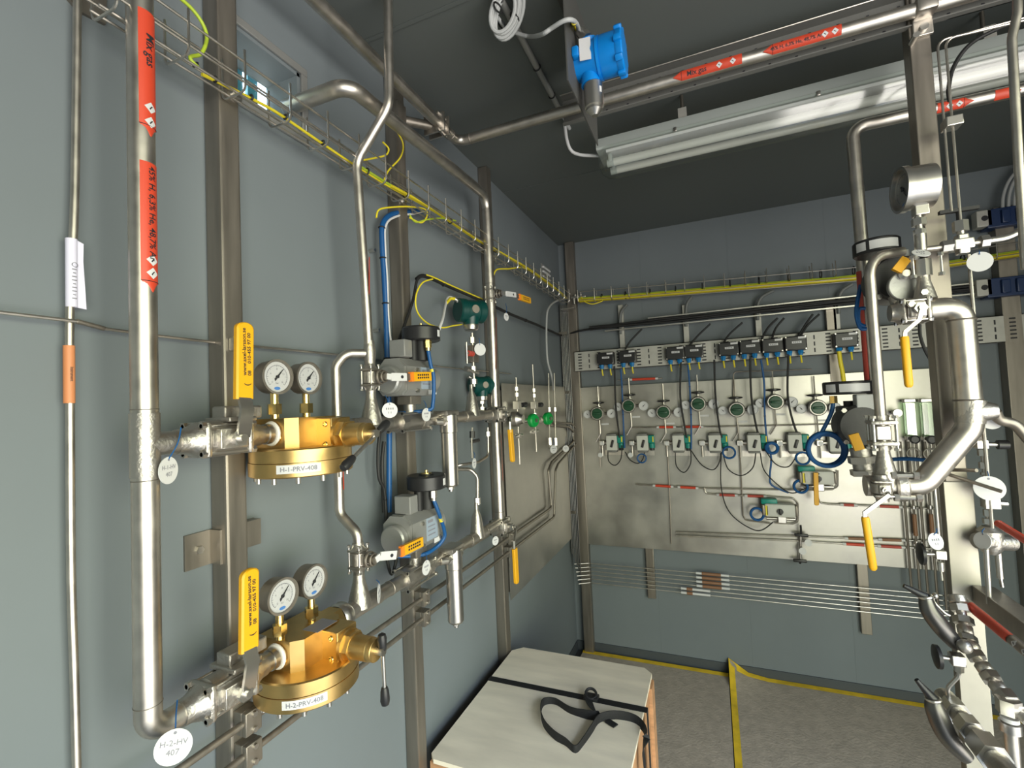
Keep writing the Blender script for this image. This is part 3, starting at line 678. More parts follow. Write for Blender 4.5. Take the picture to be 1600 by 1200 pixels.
# actuated valves
def actuator(lab, zc, idx):
    y0, y1, ym = .985, 1.135, 1.06; zb, zt = zc + .068, zc + .165; zm = (zb + zt) / 2; x0, x1 = -.788, -.706; xm = (x0 + x1) / 2
    t = thing('actuated_valve', lab, 'valve', (XL, ym, zc), 'pneumatically actuated valves')
    b = MB(); b.cyl((XL, ym - .06, zc), (XL, ym - .035, zc), .027, n=8); b.cyl((XL, ym - .035, zc), (XL, ym + .035, zc), .024); b.cyl((XL, ym + .035, zc), (XL, ym + .06, zc), .027, n=8); b.cyl((XL, ym, zc), (XL, ym, zc + .045), .016); b.obj('valve_body', CAST, t)
    for sx_ in (-1, 1):
        for sz in (-1, 1):
            b = MB(); p = V((XL + sx_ * .022, ym, zc + sz * .022)); b.cyl(p - Y * .066, p + Y * .066, .003, n=8); b.hex(p - Y * .066, p - Y * .06, .006); b.hex(p + Y * .066, p + Y * .06, .006); b.obj('bolt', STEELB, t)
    b = MB(); b.span((XL - .022, ym - .025, zc + .045), (XL + .022, ym + .025, zb), bev=.003); b.obj('mounting_bracket', STEELD, t)
    prof = [(x0, zb + .014), (x0 + .012, zb), (x1 - .012, zb), (x1, zb + .014), (x1, zt - .022), (x1 - .022, zt), (x0 + .022, zt), (x0, zt - .022)]
    b = MB(); b.rings([[V((x, y, z)) for x, z in prof] for y in (y0 + .014, y1 - .014)]); bd = b.obj('actuator_body', ALU, t)
    for ya_, yb_ in ((y0, y0 + .014), (y1 - .014, y1)):
        b = MB(); b.rings([[V((xm + (x - xm) * .97, y, zm + (z - zm) * .97)) for x, z in prof] for y in (ya_ + .003, yb_ - .001)]); b.obj('end_plate', ALU, t)
    b = MB(); b.lathe((xm, y0 + .002, zm - .008), -Y, [(0, .036), (.016, .036), (.020, .032)], n=30); b.obj('spring_cap', ALU, t)
    b = MB(); b.lathe((xm, y1 - .002, zm - .004), Y, [(0, .040), (.026, .040), (.04, .028)], n=30); b.obj('spring_cap', ALU, t)
    # side nameplate
    b = MB(); b.span((x1, ym + .0, zm - .032), (x1 + .0012, ym + .052, zm + .026)); pl = b.obj('nameplate', mat_plate, bd)
    b = MB()
    for k in range(4): b.span((x1 + .0013, ym + .006, zm + .013 - .011 * k), (x1 + .0017, ym + (.040 if k else .03), zm + .016 - .011 * k + (.004 if k == 0 else 0)))
    b.obj('lettering', INKG, pl)
    b = MB(); b.span((x1, ym + .034, zm - .046), (x1 + .0014, ym + .072, zm - .034)); b.obj('name_label', WHITE, bd)
    for y_, z_ in ((ym - .02, zt - .03), (ym + .06, zt - .03), (ym + .06, zb + .012), (ym - .02, zb + .012)):
        b = MB(); b.hex((x1 - .001, y_, z_), (x1 + .006, y_, z_), .005); b.obj('screw', STEELB, bd)
    # solenoid block and position indicator
    b = MB(); b.span((x0 + .03, y0 + .012, zt + .002), (x0 + .078, y0 + .047, zt + .047), bev=.003); b.obj('solenoid_block', ALU, t)
    c = V((-.722, 1.092, zt + .050))
    b = MB(); b.cyl((c.x - .008, c.y - .028, zt - .002), (c.x - .008, c.y - .028, c.z), .011); b.cyl((c.x, c.y, zt - .002), (c.x, c.y, c.z + .01), .02); b.obj('indicator_bracket', RUB, t)
    b = MB(); b.lathe(c, Z, [(0, .048), (.003, .052), (.034, .052), (.038, .049)], n=40); b.cyl(c + Z * .036, c + Z * .041, .02, n=18); bx = b.obj('position_indicator', BLK, t)
    b = MB(); b.cyl(c + Z * .041, c + Z * .050, .004, n=10); b.cyl(c + Z * .040, c + Z * .043, .014, n=16); b.obj('brass_spindle', BRASSN, bx)
    def cy(a, q): w = -.02 + a; return c + V((math.cos(w) * .0525, math.sin(w) * .0525, .019 + q))
    b = MB(); ws = [[b._v(cy(.28 * i / 8, k)) for k in (-.009, .009)] for i in range(9)]
    for i in range(8): b._f((ws[i][0], ws[i + 1][0], ws[i + 1][1], ws[i][1]))
    b.obj('name_label', WHITE, bx)
    gp = c + V((.028, -.012, 0))
    b = MB(); b.hex(gp - Z * .02, gp, .010); b.cyl(gp - Z * .028, gp - Z * .02, .008); b.obj('cable_gland', BRASSN if idx == 0 else STEELB, bx)
    e0 = gp - Z * .026
    if idx == 0: path = [e0, e0 + V((.004, .004, -.04)), V((x1 + .02, ym + .03, zm)), V((x1 + .015, ym + .03, zb - .02)), V((x1 + .004, ym + .02, zb - .04)), V((XL - .03, ym - .03, zb - .045))]
    else: path = [e0, e0 + V((.006, .012, -.035)), V((x1 + .016, ym + .058, zm - .01)), V((x1 + .012, ym + .066, zb + .01)), V((x1 - .002, ym + .045, zb - .012)), V((XL + .02, ym + .0, zb - .02)), V((XL - .03, ym - .05, zb - .012))]
    b = MB(); b.tube(crv(path, 8), .0052, 10); cb = b.obj('control_cable', BLUE, t)
    b = MB(); q = path[1].lerp(path[2], .35); b.tube([q, q.lerp(path[2], .35)], .0058, 10); b.obj('cable_marker', YGW, cb)
    return t
mat_plate = mat('blue_grey_plate', (0.30, 0.36, 0.44), 0.45)
actuator('upper grey pneumatic valve actuator with black round indicator on top', ZU, 0)
actuator('lower grey pneumatic valve actuator with black round indicator on top', ZL, 1)

# filters
def filt(lab, zc, zb, y=L(702, 700, XL + .024).y):
    t = thing('gas_filter', lab, 'filter', (XL + .0, y, zb), 'cylindrical gas filters'); x = XL + .024
    b = MB(); b.lathe((x, y, zb + .012), Z, [(0, .020), (.006, .0235), (zc - zb - .05, .0235), (zc - zb - .048, .0255), (zc - zb + .002, .0255), (zc - zb + .006, .024)], n=32); b.obj('bowl', STEELB, t)
    b = MB(); b.cyl((x, y, zb - .002), (x, y, zb + .013), .007, n=12); b.hex((x, y, zb + .004), (x, y, zb + .012), .010); b.obj('drain_plug', STEELB, t)
    b = MB(); b.box((x - .006, y, zc + .020), (.05, .07, .016), bev=.004); b.obj('head', CAST, t)
    for sg in (-1, 1):
        b = MB(); b.hex((x, y + sg * .022, zc - .004), (x, y + sg * .038, zc - .004), .013); b.cyl((x, y + sg * .036, zc - .004), (x - .01, y + sg * .055, zc - .002), .0105); b.obj('port_nut', STEELB, t)
    return t
filt('upper stainless filter bowl hanging right of the upper actuator', ZU - .004, L(706, 765, XL + .02).z)
filt('lower stainless filter bowl hanging right of the lower actuator', ZL, L(709, 980, XL + .02).z)

# transmitters
def transmitter(lab, c, r, wire=True):
    c = V(c); t = thing('pressure_transmitter', lab, 'transmitter', c - Z * r, 'dark teal transmitters'); ax = V((.55, .83, 0)).normalized()
    b = MB(); b.lathe(c - ax * r * 1.05, ax, [(0, r * .78), (r * .1, r * .86), (r * .55, r * .86), (r * .6, r * .8), (r * 1.5, r * .8), (r * 1.55, r * .86), (r * 2.0, r * .86), (r * 2.1, r * .78)], n=30); b.cyl(c - Z * r * 1.02, c, r * .55, r * .75, n=20); b.obj('housing', TEAL, t)
    b = MB(); n = V((.83, -.55, 0)); b.lathe(c + n * r * .72, n, [(0, r * .3), (r * .12, r * .3)], n=16); b.obj('plate', STEELD, t)
    b = MB(); b.lathe(c - Z * r * .98, -Z, [(0, r * .52), (r * .16, r * .54), (r * .4, r * .5), (r * .48, r * .36)], n=24); b.obj('sensor_neck', STEELB, t)
    g0 = c - ax * r * .9 + Z * r * .62; d = (-ax + Z * .5).normalized()
    b = MB(); b.hex(g0 - d * .012, g0 + d * .008, .008); b.cyl(g0 + d * .006, g0 + d * .018, .006); b.obj('cable_gland', STEELB, t)
    return t, g0 + d * .018
tc = L(735, 486); tr1, gl = transmitter('dark teal pressure transmitter high between the actuator and the wall pipe', tc, .047)
b = MB(); q = [gl, gl + V((-.01, -.03, -.003)), L(692, 497, -.73), L(687, 512, -.72), L(685, 520, -.72)]
b.tube(crv(q, 8), .0042, 8); t = b.obj('signal_cable', WHITE, label='short white cable dropping from the dark teal transmitter to the black indicator', cat='cable')
b = MB(); b.tube([q[0], q[0].lerp(q[1], .6), q[1].lerp(q[2], .25)], .0052, 8); b.obj('cable_marker', YGW, t)
# impulse pipework below the transmitter
ys = tc.y + .005
t = thing('needle_valve_stack', 'needle valve with thin tee bar and red packing below the teal transmitter', 'valve', (XL, ys, L(738, 601).z))
zz = lambda py: L(737, py).z
b = MB(); b.cyl((XL, ys, zz(604)), (XL, ys, zz(520)), .0052, n=12); b.obj('tube', STEEL, t)
for a, c in ((536, 527), (600, 592), (580, 572)):
    b = MB(); b.hex((XL, ys, zz(a)), (XL, ys, zz(c)), .0115); b.obj('union_nut', STEELB, t)
b = MB(); b.span((XL - .02, ys - .02, zz(566)), (XL + .012, ys + .022, zz(540)), bev=.002); b.obj('valve_block', STEELD, t)
vb = L(727, 551, XL + .01)
b = MB(); b.cyl((XL + .01, ys - .02, vb.z), (XL + .01, ys - .06, vb.z), .005); b.obj('valve_spindle', STEELD, t)
for k in range(3): b = MB(); b.cyl((XL + .01, ys - .022 - .012 * k, vb.z), (XL + .01, ys - .030 - .012 * k, vb.z), .0095, n=16); b.obj('red_ring', RED2, t)
b = MB(); b.cyl((XL + .01, ys - .063, vb.z - .035), (XL + .012, ys - .066, vb.z + .035), .0035, n=10); b.obj('tee_bar', STEELB, t)
b = MB(); b.cyl((XL + .002, ys - .035, zz(579)), (XL + .002, ys + .03, zz(582)), .006, n=10); b.cyl((XL, ys - .055, zz(577)), (XL, ys - .03, zz(578)), .009, n=10); b.obj('side_plug', STEELB, t)
id_tag(L(750, 546, -.715), (.75, -.6, .05), .021, 'blank round white tag right of the needle valve below the teal transmitter', 'white identification tags', strokes=0, tie=L(748, 528, -.72))
transmitter('smaller dark teal transmitter behind the wall pipe', L(752, 602, -.785), .04)
b = MB(); q = L(752, 602, -.785); b.cyl(q - Z * .038, q - Z * .085, .006); b.hex(q - Z * .05, q - Z * .068, .012); b.hex(q - Z * .08, q - Z * .095, .013); b.obj('impulse_fitting', STEELB, label='steel fitting under the smaller dark teal transmitter', cat='pipe fitting')
b = MB(); p = [L(762, 668, -.73), L(763, 712, -.73), L(748, 722, -.735), L(716, 727, -.75), L(700, 732, -.80)]
b.tube(fil(p, .022), .0046, 10); t = b.obj('drain_tube', STEEL, label='short bent tube below the upper line, between the filter and the wall pipe', cat='tube')
b = MB(); b.hex(p[0] - Z * .03, p[0] - Z * .014, .009); b.obj('union_nut', STEELB, t)
b = MB(); p = [L(738, 668, -.74), L(737, 690, -.74), L(738, 716, -.74)]; b.tube(p, .0035, 8); t = b.obj('vent_tube', STEEL, label='thin vertical vent tube with small valve below the upper reducing tee', cat='tube')
b = MB(); b.hex(p[0].lerp(p[2], .12), p[0].lerp(p[2], .34), .009); b.cyl(p[1] + Y * .0, p[1] + Y * .05, .006); b.obj('small_valve', BLK, t)
b = MB(); p = [L(746, 786), L(746, 745), L(735, 733, -.765), L(700, 733, -.80)]
b.tube(fil(p, .03), .0058, 12); t = b.obj('vent_tube', STEEL, label='bent tube rising from the lower reducing tee behind the lower filter', cat='tube')
b = MB(); b.hex(p[0] - Z * .004, p[0] + Z * .018, .011); b.obj('union_nut', STEELB, t)
id_tag(L(741, 724, -.72), (.95, .1, 0), .017, 'small tilted white tag left of the wall pipe marker', 'white identification tags', tie=L(740, 706, -.73))

# big pipe from the wall, along under the ceiling, down the wall
yI = 1.60; zH = 2.298; xE = -.685
yw = P(457, 165, x=WX).y; zE = P(457, 165, x=WX).z
t = thing('header_pipe', 'wide pipe leaving the wall by the small window, then dropping down the far wall', 'pipe', (XL, yI, ZL))
b = MB(); b.tube(fil([(WX - .02, yw, zE), (xE, yw, zE), (XL, yI, zH + .005), (XL, yI, L(779, 812).z)], [0, .036, .05, 0], 10), .0172, 26); b.obj('pipe', STEEL, t)
for p, d in (((XL, yI, zH - .05), Z), ((XL, yI, L(770, 446).z), Z), ((XL, yI, L(779, 800).z), Z), ((XL, yI, L(770, 636).z), Z)):
    b = MB(); b.torus(p, d, .0172, .0008, 26, 5); b.obj('weld_bead', STEELD, t)
nrm = V((.78, .62, 0))
marker(t, L(768, 577), L(768, 496), .0172, nrm, .55, RED, 0)
marker(t, (XL, yI, L(776, 752).z), (XL, yI, L(776, 680).z), .0172, nrm, .55, RED, 0)

small_valve('flanged valve with short yellow grip high on the wall pipe', (XL, yI, L(767, 461).z), Z, 0, (L(811, 464, -.66), L(828, 470, -.66)), (L(791, 459, -.665), L(806, 461, -.66)))
def side_valve(lab, zc, gy0, gy1):
    c = V((XL, yI, zc)); t, q, R = ball_valve(lab, c, Y, X, .0172, .11, group='wall pipe valves with hanging yellow grips')
    xx = -.67
    lever(t, [c + X * R * 1.7, c + X * R * 1.8 + V((0, .02, -.01)), V((xx, gy0.y - .0, gy0.z + .02)), V((xx, gy0.y, gy0.z - .01))], [V((xx, gy0.y, gy0.z)), V((xx, gy1.y, gy1.z))], Y, .028, .012)
    return t
side_valve('upper valve on the wall pipe with long yellow grip hanging down', L(771, 648).z, L(797, 671, -.67), L(801, 722, -.67))
side_valve('lower valve on the wall pipe with long yellow grip hanging down', L(775, 826).z, L(804, 857, -.67), L(807, 912, -.67))

# tags on this stretch
for px, py, x_, r_, n_, lb, tie in (
    (609, 641, -.715, .0185, (.75, -.65, 0), 'white tag on the upper line left of the upper actuator', (602, 618)),
    (666, 648, -.70, .0175, (.98, -.1, 0), 'white tag on the upper line below the upper actuator', (662, 626)),
    (666, 887, -.70, .0185, (.98, .02, 0), 'white tag on the lower line below the lower actuator', (664, 864)),
    (592, 927, -.715, .021, (.86, .51, 0), 'white tag seen edge-on beside the lower reducing tee', (588, 906)),
    (774, 845, -.70, .015, (.9, -.3, 0), 'white tag under the lower wall pipe valve', (774, 836)),
    (791, 495, -.70, .015, (.95, -.2, 0), 'white tag hanging below the topmost wall pipe valve', (790, 474))):
    id_tag(L(px, py, x_), n_, r_, lb, 'white identification tags', tie=L(*tie, x_ - .012))

# the two long tubes low on the wall, and their clamps
xt = -.782
for k, (lab, pts) in enumerate((('upper of the two long tubes running low along the left wall', [(300, 1180), (700, 910), (862, 797), (857, 735), (862, 722), (896, 690), (896, 674), (888, 667), (862, 664)]),
                               ('lower of the two long tubes running low along the left wall', [(400, 1150), (745, 895), (866, 813), (868, 735), (872, 725), (901, 692), (902, 672), (893, 662), (866, 660)]))):
    z0 = .978 - .055 * k
    pp = [V((xt, .3, z0)), V((xt, L(pts[2][0], pts[2][1], xt).y, z0))]
    ye = pp[1].y
    xs = [xt, xt + .0]
    for px, py in pts[3:]: pp.append(L(px, py, xt))
    b = MB(); b.tube(fil(pp, .022), .0062, 12); t = b.obj('long_tube', STEELD, label=lab, cat='tube', group='long tubes low on the left wall')
def tube_clamp(lab, y, z):
    t = thing('tube_clamp', lab, 'clamp', (xt, y, z), 'tube clamps on the struts')
    b = MB(); b.span((PX, y - .016, z - .02), (xt - .0, y + .016, z + .02), bev=.002); b.obj('lower_half', STEELD, t)
    b = MB(); b.span((xt, y - .016, z - .02), (xt + .011, y + .016, z + .02), bev=.002); b.obj('upper_half', STEELD, t)
    for s_ in (-1, 1): b = MB(); b.cyl((xt + .011, y, z + s_ * .013), (xt + .016, y, z + s_ * .013), .0045, n=12); b.obj('bolt', STEELB, t)
for y, sn in ((.601, 'nearest strut'), (1.148, 'middle strut'), (1.76, 'far strut')):
    for k in (0, 1): tube_clamp('%s tube clamp on the %s' % (('upper', 'lower')[k], sn), y, .978 - .055 * k)
# ------------------------------------------------------------------ wire tray and cables on the left wall
zt = 2.118
t = thing('cable_tray', 'wire mesh cable tray running along the left wall', 'cable tray', (WX + .06, 1.4, 2.08))
for x, z in ((-.800, 2.165), (-.800, 2.125), (-.782, 2.098), (-.760, 2.098), (-.742, 2.112), (-.742, 2.150)):
    b = MB(); b.cyl((x, .375, z), (x, 2.72, z), .0022, n=6); b.obj('long_wire', STEEL, t)
for k in range(24):
    y = .387 + .1 * k
    b = MB(); b.tube(fil([(-.801, y, 2.175), (-.801, y, 2.096), (-.741, y, 2.096), (-.741, y, 2.172)], .012, 4), .0022, 6); b.obj('cross_wire', STEELB, t)
b = MB(); b.span((-.80, 2.70, 2.06), (-.72, 2.76, 2.064)); b.obj('bracket', STEELB, t)
cx = -.772
main = [(255, 62), (300, 95), (318, 115), (375, 143), (430, 172), (480, 206), (555, 257), (610, 291), (680, 330), (750, 377), (820, 417), (860, 445), (885, 466)]
pts = [L(px, py, cx) for px, py in main]
t = thing('earth_cable', 'bundle of yellow earth wires lying in the left wall tray', 'cable', pts[0])
for k, m_ in enumerate((YGW, GGW, YGW)):
    b = MB(); b.tube(crv([p + V((.004 * (k - 1), 0, .003 * (k % 2))) for p in pts[(2, 6, 7)[k]:]], 5), (.0030, .0034, .0040)[k], 8); b.obj('wire', m_, t)
for i in range(1, 12):
    p = pts[i].lerp(pts[i + 1], .3); b = MB(); b.torus(p, (pts[i + 1] - pts[i]), .0045 if i < 6 else .008, .002, 12, 5); b.obj('cable_tie', RUB, t)
def cable(label, pts, r, m, name='cable', cat='cable', group=None, n=8, ties=()):
    cp = crv(pts, n); b = MB(); b.tube(cp, r, 10)
    if ties:
        t = thing(name, label, cat, cp[0], group); b.obj('sheath', m, t)
        for f in ties:
            i = min(int(f * (len(cp) - 1)), len(cp) - 2); k = MB(); k.torus(cp[i], cp[i + 1] - cp[i], r * 1.12, r * .28, 12, 5); k.obj('cable_tie', RUB, t)
        return t
    return b.obj(name, m, label=label, cat=cat, group=group)
def lp(seq, x): return [L(a, b_, x) for a, b_ in seq]
cable('green and yellow wire looping up from the tray at the nearest strut', lp([(270, -12), (300, 14), (318, 40), (323, 62), (314, 84), (297, 90), (310, 106)], -.765), .0030, GGW, name='earth_wire')
cable('yellow wire loop rising from the tray behind the dog-leg pipe', lp([(555, 252), (585, 247), (603, 242), (607, 232), (598, 222)], -.775), .0024, YGW, name='earth_wire')
cable('yellow wire loop on the middle strut under the header pipe', lp([(598, 290), (606, 268), (626, 245), (629, 222), (612, 194)], -.785), .0024, YGW, name='earth_wire')
cable('yellow wire loop under the tray at the blue tube bend', lp([(588, 340), (592, 328), (610, 324), (640, 323), (664, 327), (667, 338), (658, 348), (640, 340)], -.775), .0024, YGW, name='earth_wire')
cable('green wire dipping below the tray right of the blue tube bend', lp([(640, 336), (650, 347), (668, 343), (692, 341), (712, 345)], -.775), .0026, GGW, name='earth_wire')
cable('yellow wire pair dropping from the tray right of the wall pipe', lp([(771, 430), (777, 421), (795, 420), (812, 418), (824, 420)], -.76), .0032, YGW, name='earth_wire')
bp = [(664, 330), (640, 331), (612, 335), (598, 350), (597, 380), (600, 430), (603, 490), (605, 560), (608, 640), (608, 720), (608, 800)]
t = cable('blue pneumatic tube bundle running down the wall beside the middle strut', lp(bp, -.812), .0075, BLUE, name='pneumatic_tube', ties=(.33, .45, .58, .70, .82))
cable('white cable strapped beside the blue tubes near the middle strut', lp([(648, 334), (620, 338), (603, 352), (602, 390), (605, 440), (607, 500), (612, 540), (620, 556)], -.806), .0032, WHITE, name='signal_cable')
b = MB()
for q in ((590, 391), (597, 516)):
    p = L(*q, -.82); b.cyl((WX, p.y - .004, p.z), (WX + .02, p.y - .004, p.z), .005, n=8)
b.obj('cable_clip', STEELB, label='small steel clip pins holding the blue tubes to the wall', cat='clip')
cable('black cable dropping down the wall left of the blue tubes', lp([(626, 530), (612, 580), (598, 650), (591, 700), (592, 745), (600, 765), (603, 800), (603, 850), (606, 880), (612, 897), (618, 880), (620, 858)], -.80), .0042, RUB, ties=(.5,))
cable('thin black cable hanging beside the black wall cable below the tee bar', lp([(600, 690), (597, 720), (598, 760), (600, 800)], -.81), .005, RUB)
cable('black cable rising from the upper indicator to the kink on the middle strut', lp([(622, 535), (633, 505), (645, 470), (651, 440), (656, 432)], -.79), .0042, RUB)
t = cable('black cable bundle sagging from the middle strut across to the back wall', lp([(651, 436), (660, 431), (676, 436), (700, 447), (735, 462), (768, 477), (800, 492), (840, 508), (862, 518)], -.80) + [B(880, 524, 2.80), B(905, 517, 2.81), B(940, 512, 2.81)], .0062, RUB, name='cable_bundle', ties=(.25, .4, .6))
cable('yellow wire riding on the sagging black bundle', [p + V((.006, 0, .006)) for p in lp([(664, 433), (676, 437), (700, 448), (735, 463), (752, 470)], -.80)], .0025, YGW, name='earth_wire')
cable('yellow wire looping below the black bundle towards the teal transmitter', lp([(676, 436), (660, 442), (650, 462), (652, 487), (668, 505), (690, 512), (708, 509), (722, 507)], -.775), .0024, YGW, name='earth_wire')

# ------------------------------------------------------------------ sheet panel on the left wall, with sampling valves
PLX = -.800
y0, y1, z0, z1 = 1.79, 2.70, .715, 1.60
b = MB(); b.span((PLX - .002, y0, z0), (PLX, y1, z1), bev=.0008); b.span((WX + .001, 2.60, z0 + .03), (PLX - .002, 2.642, z1 - .03)); b.span((WX + .001, 1.80, z0 + .03), (PLX - .002, 1.83, z1 - .03))
b.obj('instrument_board', PLATE, label='stainless sheet panel on the left wall beside the corner', cat='panel')
xp = -.772
def sample_valve(lab, px, ya, yv, yb_, hx, grp='upright needle valves on the left wall panel'):
    y = L(px, yv, xp).y; z = lambda q: L(px, q, xp).z
    t = thing('needle_valve', lab, 'valve', (xp, y, z(yb_)), grp)
    b = MB(); b.cyl((xp, y, z(ya)), (xp, y, z(yb_)), .0036, n=10); b.obj('tube', STEEL, t)
    b = MB(); b.span((xp - .013, y - .018, z(yv) - .018), (xp + .013, y + .018, z(yv) + .018), bev=.002); b.obj('valve_block', STEELB, t)
    for d in (-.045, .045, .07): b = MB(); b.hex((xp, y, z(yv) + d - .008), (xp, y, z(yv) + d + .008), .010); b.obj('union_nut', STEELB, t)
    b = MB(); b.cyl((xp + .005, y + .018, z(yv)), (xp + .005, y + .05, z(yv)), .005, n=10); b.lathe((xp + .005, y + .05, z(yv)), Y, [(0, .010), (.035, .012), (.04, .009)], n=14); b.obj('knob', BLK, t)
    return t
sample_valve('left upright needle valve with black knob on the left wall panel', 808, 590, 633, 727, 0)
sample_valve('right upright needle valve with black knob on the left wall panel', 835, 570, 633, 707, 0)
for k, (px, py) in enumerate(((833, 657), (856, 654))):
    c = L(px, py, xp + .02); t = thing('green_handwheel', ('left', 'right')[k] + ' round green handwheel on the left wall panel', 'handwheel', c, 'green handwheels')
    b = MB(); b.lathe(c, X + Y * -.3, [(-.014, .026), (-.008, .031), (.008, .031), (.014, .026)], n=14); b.obj('wheel', GREEN, t)
    b = MB(); b.cyl(c - X * .04, c, .010); b.hex(c + (X + Y * -.3) * .013, c + (X + Y * -.3) * .02, .010); b.obj('spindle', STEELB, t)
c = L(806, 655, xp); t = thing('regulator_head', 'round steel regulator head left of the green handwheels', 'regulator', c)
b = MB(); b.lathe(c - X * .02, X, [(0, .026), (.004, .032), (.03, .032), (.04, .022), (.055, .018)], n=28); b.obj('body', STEELB, t)
b = MB(); b.cyl(c, L(858, 656, xp), .006); b.hex(c + Y * .05, c + Y * .075, .013); b.hex(L(845, 656, xp), L(850, 656, xp), .013); b.obj('cross_tube', STEEL, t)
for px, py in ((810, 681), (835, 674)):
    p = L(px, py, xp + .01); b = MB(); b.cyl(p - Y * .045, p + Y * .045, .006, n=10); b.box(p, (.02, .02, .02), bev=.002); b.obj('tee_handle', STEELB, t)
for k, (lab, seq) in enumerate((('left vertical tube at the right side of the left wall panel', [(857, 583), (858, 640), (859, 690), (858, 700)]), ('right vertical tube at the right side of the left wall panel', [(866, 583), (867, 640), (868, 690), (868, 700)]))):
    b = MB(); q = lp(seq, xp); b.tube(q, .0045, 10); t = b.obj('panel_tube', STEEL, label=lab, cat='tube')
    b = MB(); b.hex(q[2] - Z * .02, q[2] + Z * .02, .012); b.obj('union_nut', STEELB, t); b = MB(); b.hex(q[1] - Z * .01, q[1] + Z * .012, .010); b.obj('union_nut', STEELB, t)
id_tag(L(865, 702, -.75), (.8, -.6, 0), .021, 'white tag below the right green handwheel', 'white identification tags', tie=L(864, 684, -.757))
id_tag(L(884, 701, -.76), (.6, -.8, 0), .018, 'white tag beside the corner tube bundle', 'white identification tags', tie=L(884, 682, -.77))
cable('light grey cable dropping from the corner tray bracket to the left wall panel', lp([(886, 466), (868, 471), (857, 482), (854, 500), (854, 540), (856, 566), (862, 588), (865, 610)], -.79), .0055, GREY, name='signal_cable')
t = thing('tube_bundle', 'bundle of thin upright tubes in the far left corner', 'tubes', B(886, 860, 2.77))
for k in range(6):
    b = MB(); q = [B(879.5 + 2.3 * k, 476, 2.775), B(881 + 2.3 * k, 600, 2.775), B(886.5 + 2.3 * k, 850, 2.775)]
    x = q[1].x; q = [V((x, 2.775, a.z)) for a in q]; q[-1].z = .60 - .023 * k; b.tube(q, .0030, 8); b.obj('tube', DSTEEL, t)
for py in (520, 613, 700, 800):
    b = MB(); z = B(888, py, 2.775).z; b.span((-.842, 2.768, z - .008), (-.79, 2.782, z + .008)); b.obj('tube_clip', STEELD, t)

t = thing('wall_vent', 'small pale slatted vent on the left wall above the tray, near the corner', 'vent', P(852, 436, x=WX))
p = P(852, 428, x=WX)
b = MB(); b.span((WX, p.y - .075, p.z - .045), (WX + .004, p.y + .075, p.z + .045), bev=.001); b.obj('plate', ALU, t)
for k in range(3): b = MB(); b.box((WX + .008, p.y, p.z - .026 + .026 * k), (.012, .12, .010), MX.Rotation(.5, 3, 'Y'), bev=.001); b.obj('slat', WHITE, t)

# ------------------------------------------------------------------ back wall: main panel, slotted plate, tray
YB = 2.828
b = MB(); b.span((-.738, YB, .648), (.965, YB + .002, 1.592), bev=.0006)
for x in (-.36, .12, .60): b.span((x, YB + .002, .68), (x + .04, WY - .0008, 1.56))
b.obj('instrument_board', PLATE, label='large stainless sheet panel on the back wall', cat='panel')
for lab, x, z0_, z1_ in (('short steel strut below the back panel, left', B(1017, 900, 2.84).x, .645 - .28, .66), ('short steel strut below the back panel, right', B(1350, 930, 2.84).x, .645 - .335, .66)):
    b = MB(); b.span((x - .022, YB + .004, z0_), (x + .022, WY, z1_), bev=.002); b.obj('steel_strut', STEELD, label=lab, cat='strut', group='steel struts on the walls')
for lab, px, a, c in (('upright steel strut on the back wall between the slotted plate and panel', 1296, 470, 600),):
    p, q = B(px, a, 2.84), B(px + 2, c, 2.84); b = MB(); b.span((p.x - .022, 2.825, q.z), (p.x + .022, WY, p.z), bev=.002); b.obj('steel_strut', STEELD, label=lab, cat='strut', group='steel struts on the walls')
p = B(1575, 520, 2.84); b = MB(); b.span((p.x - .03, 2.80, 0), (p.x + .035, WY, 2.3), bev=.002); b.obj('steel_strut', STEELD, label='tall dark steel strut on the back wall right of the steel post', cat='strut', group='steel struts on the walls')
# slotted plate with slots
YPL = 2.800
t = thing('slotted_plate', 'long slotted mounting plate carrying the black junction boxes', 'mounting plate', (.25, YPL, 1.69))
b = MB(); b.span((-.757, YPL, 1.69), (1.30, YPL + .002, 1.812)); b.span((-.757, YPL, 1.808), (1.30, YPL + .03, 1.812)); b.span((-.757, YPL, 1.69), (1.30, YPL + .03, 1.693))
for x in (-.72, .02, .62, 1.2): b.span((x, YPL + .002, 1.70), (x + .03, WY, 1.80))
b.obj('plate', PERF, t)
sl = MB(); k = 0; x = -.735
while x < 1.28:
    if k % 2 == 0:
        for j in range(6): sl.span((x, YPL - .0006, 1.703 + .0175 * j), (x + .022, YPL, 1.710 + .0175 * j))
    else:
        for j in range(3): sl.span((x + .006, YPL - .0006, 1.706 + .033 * j), (x + .012, YPL, 1.727 + .033 * j))
    x += .058; k += 1
sl.obj('slots', INK, t)
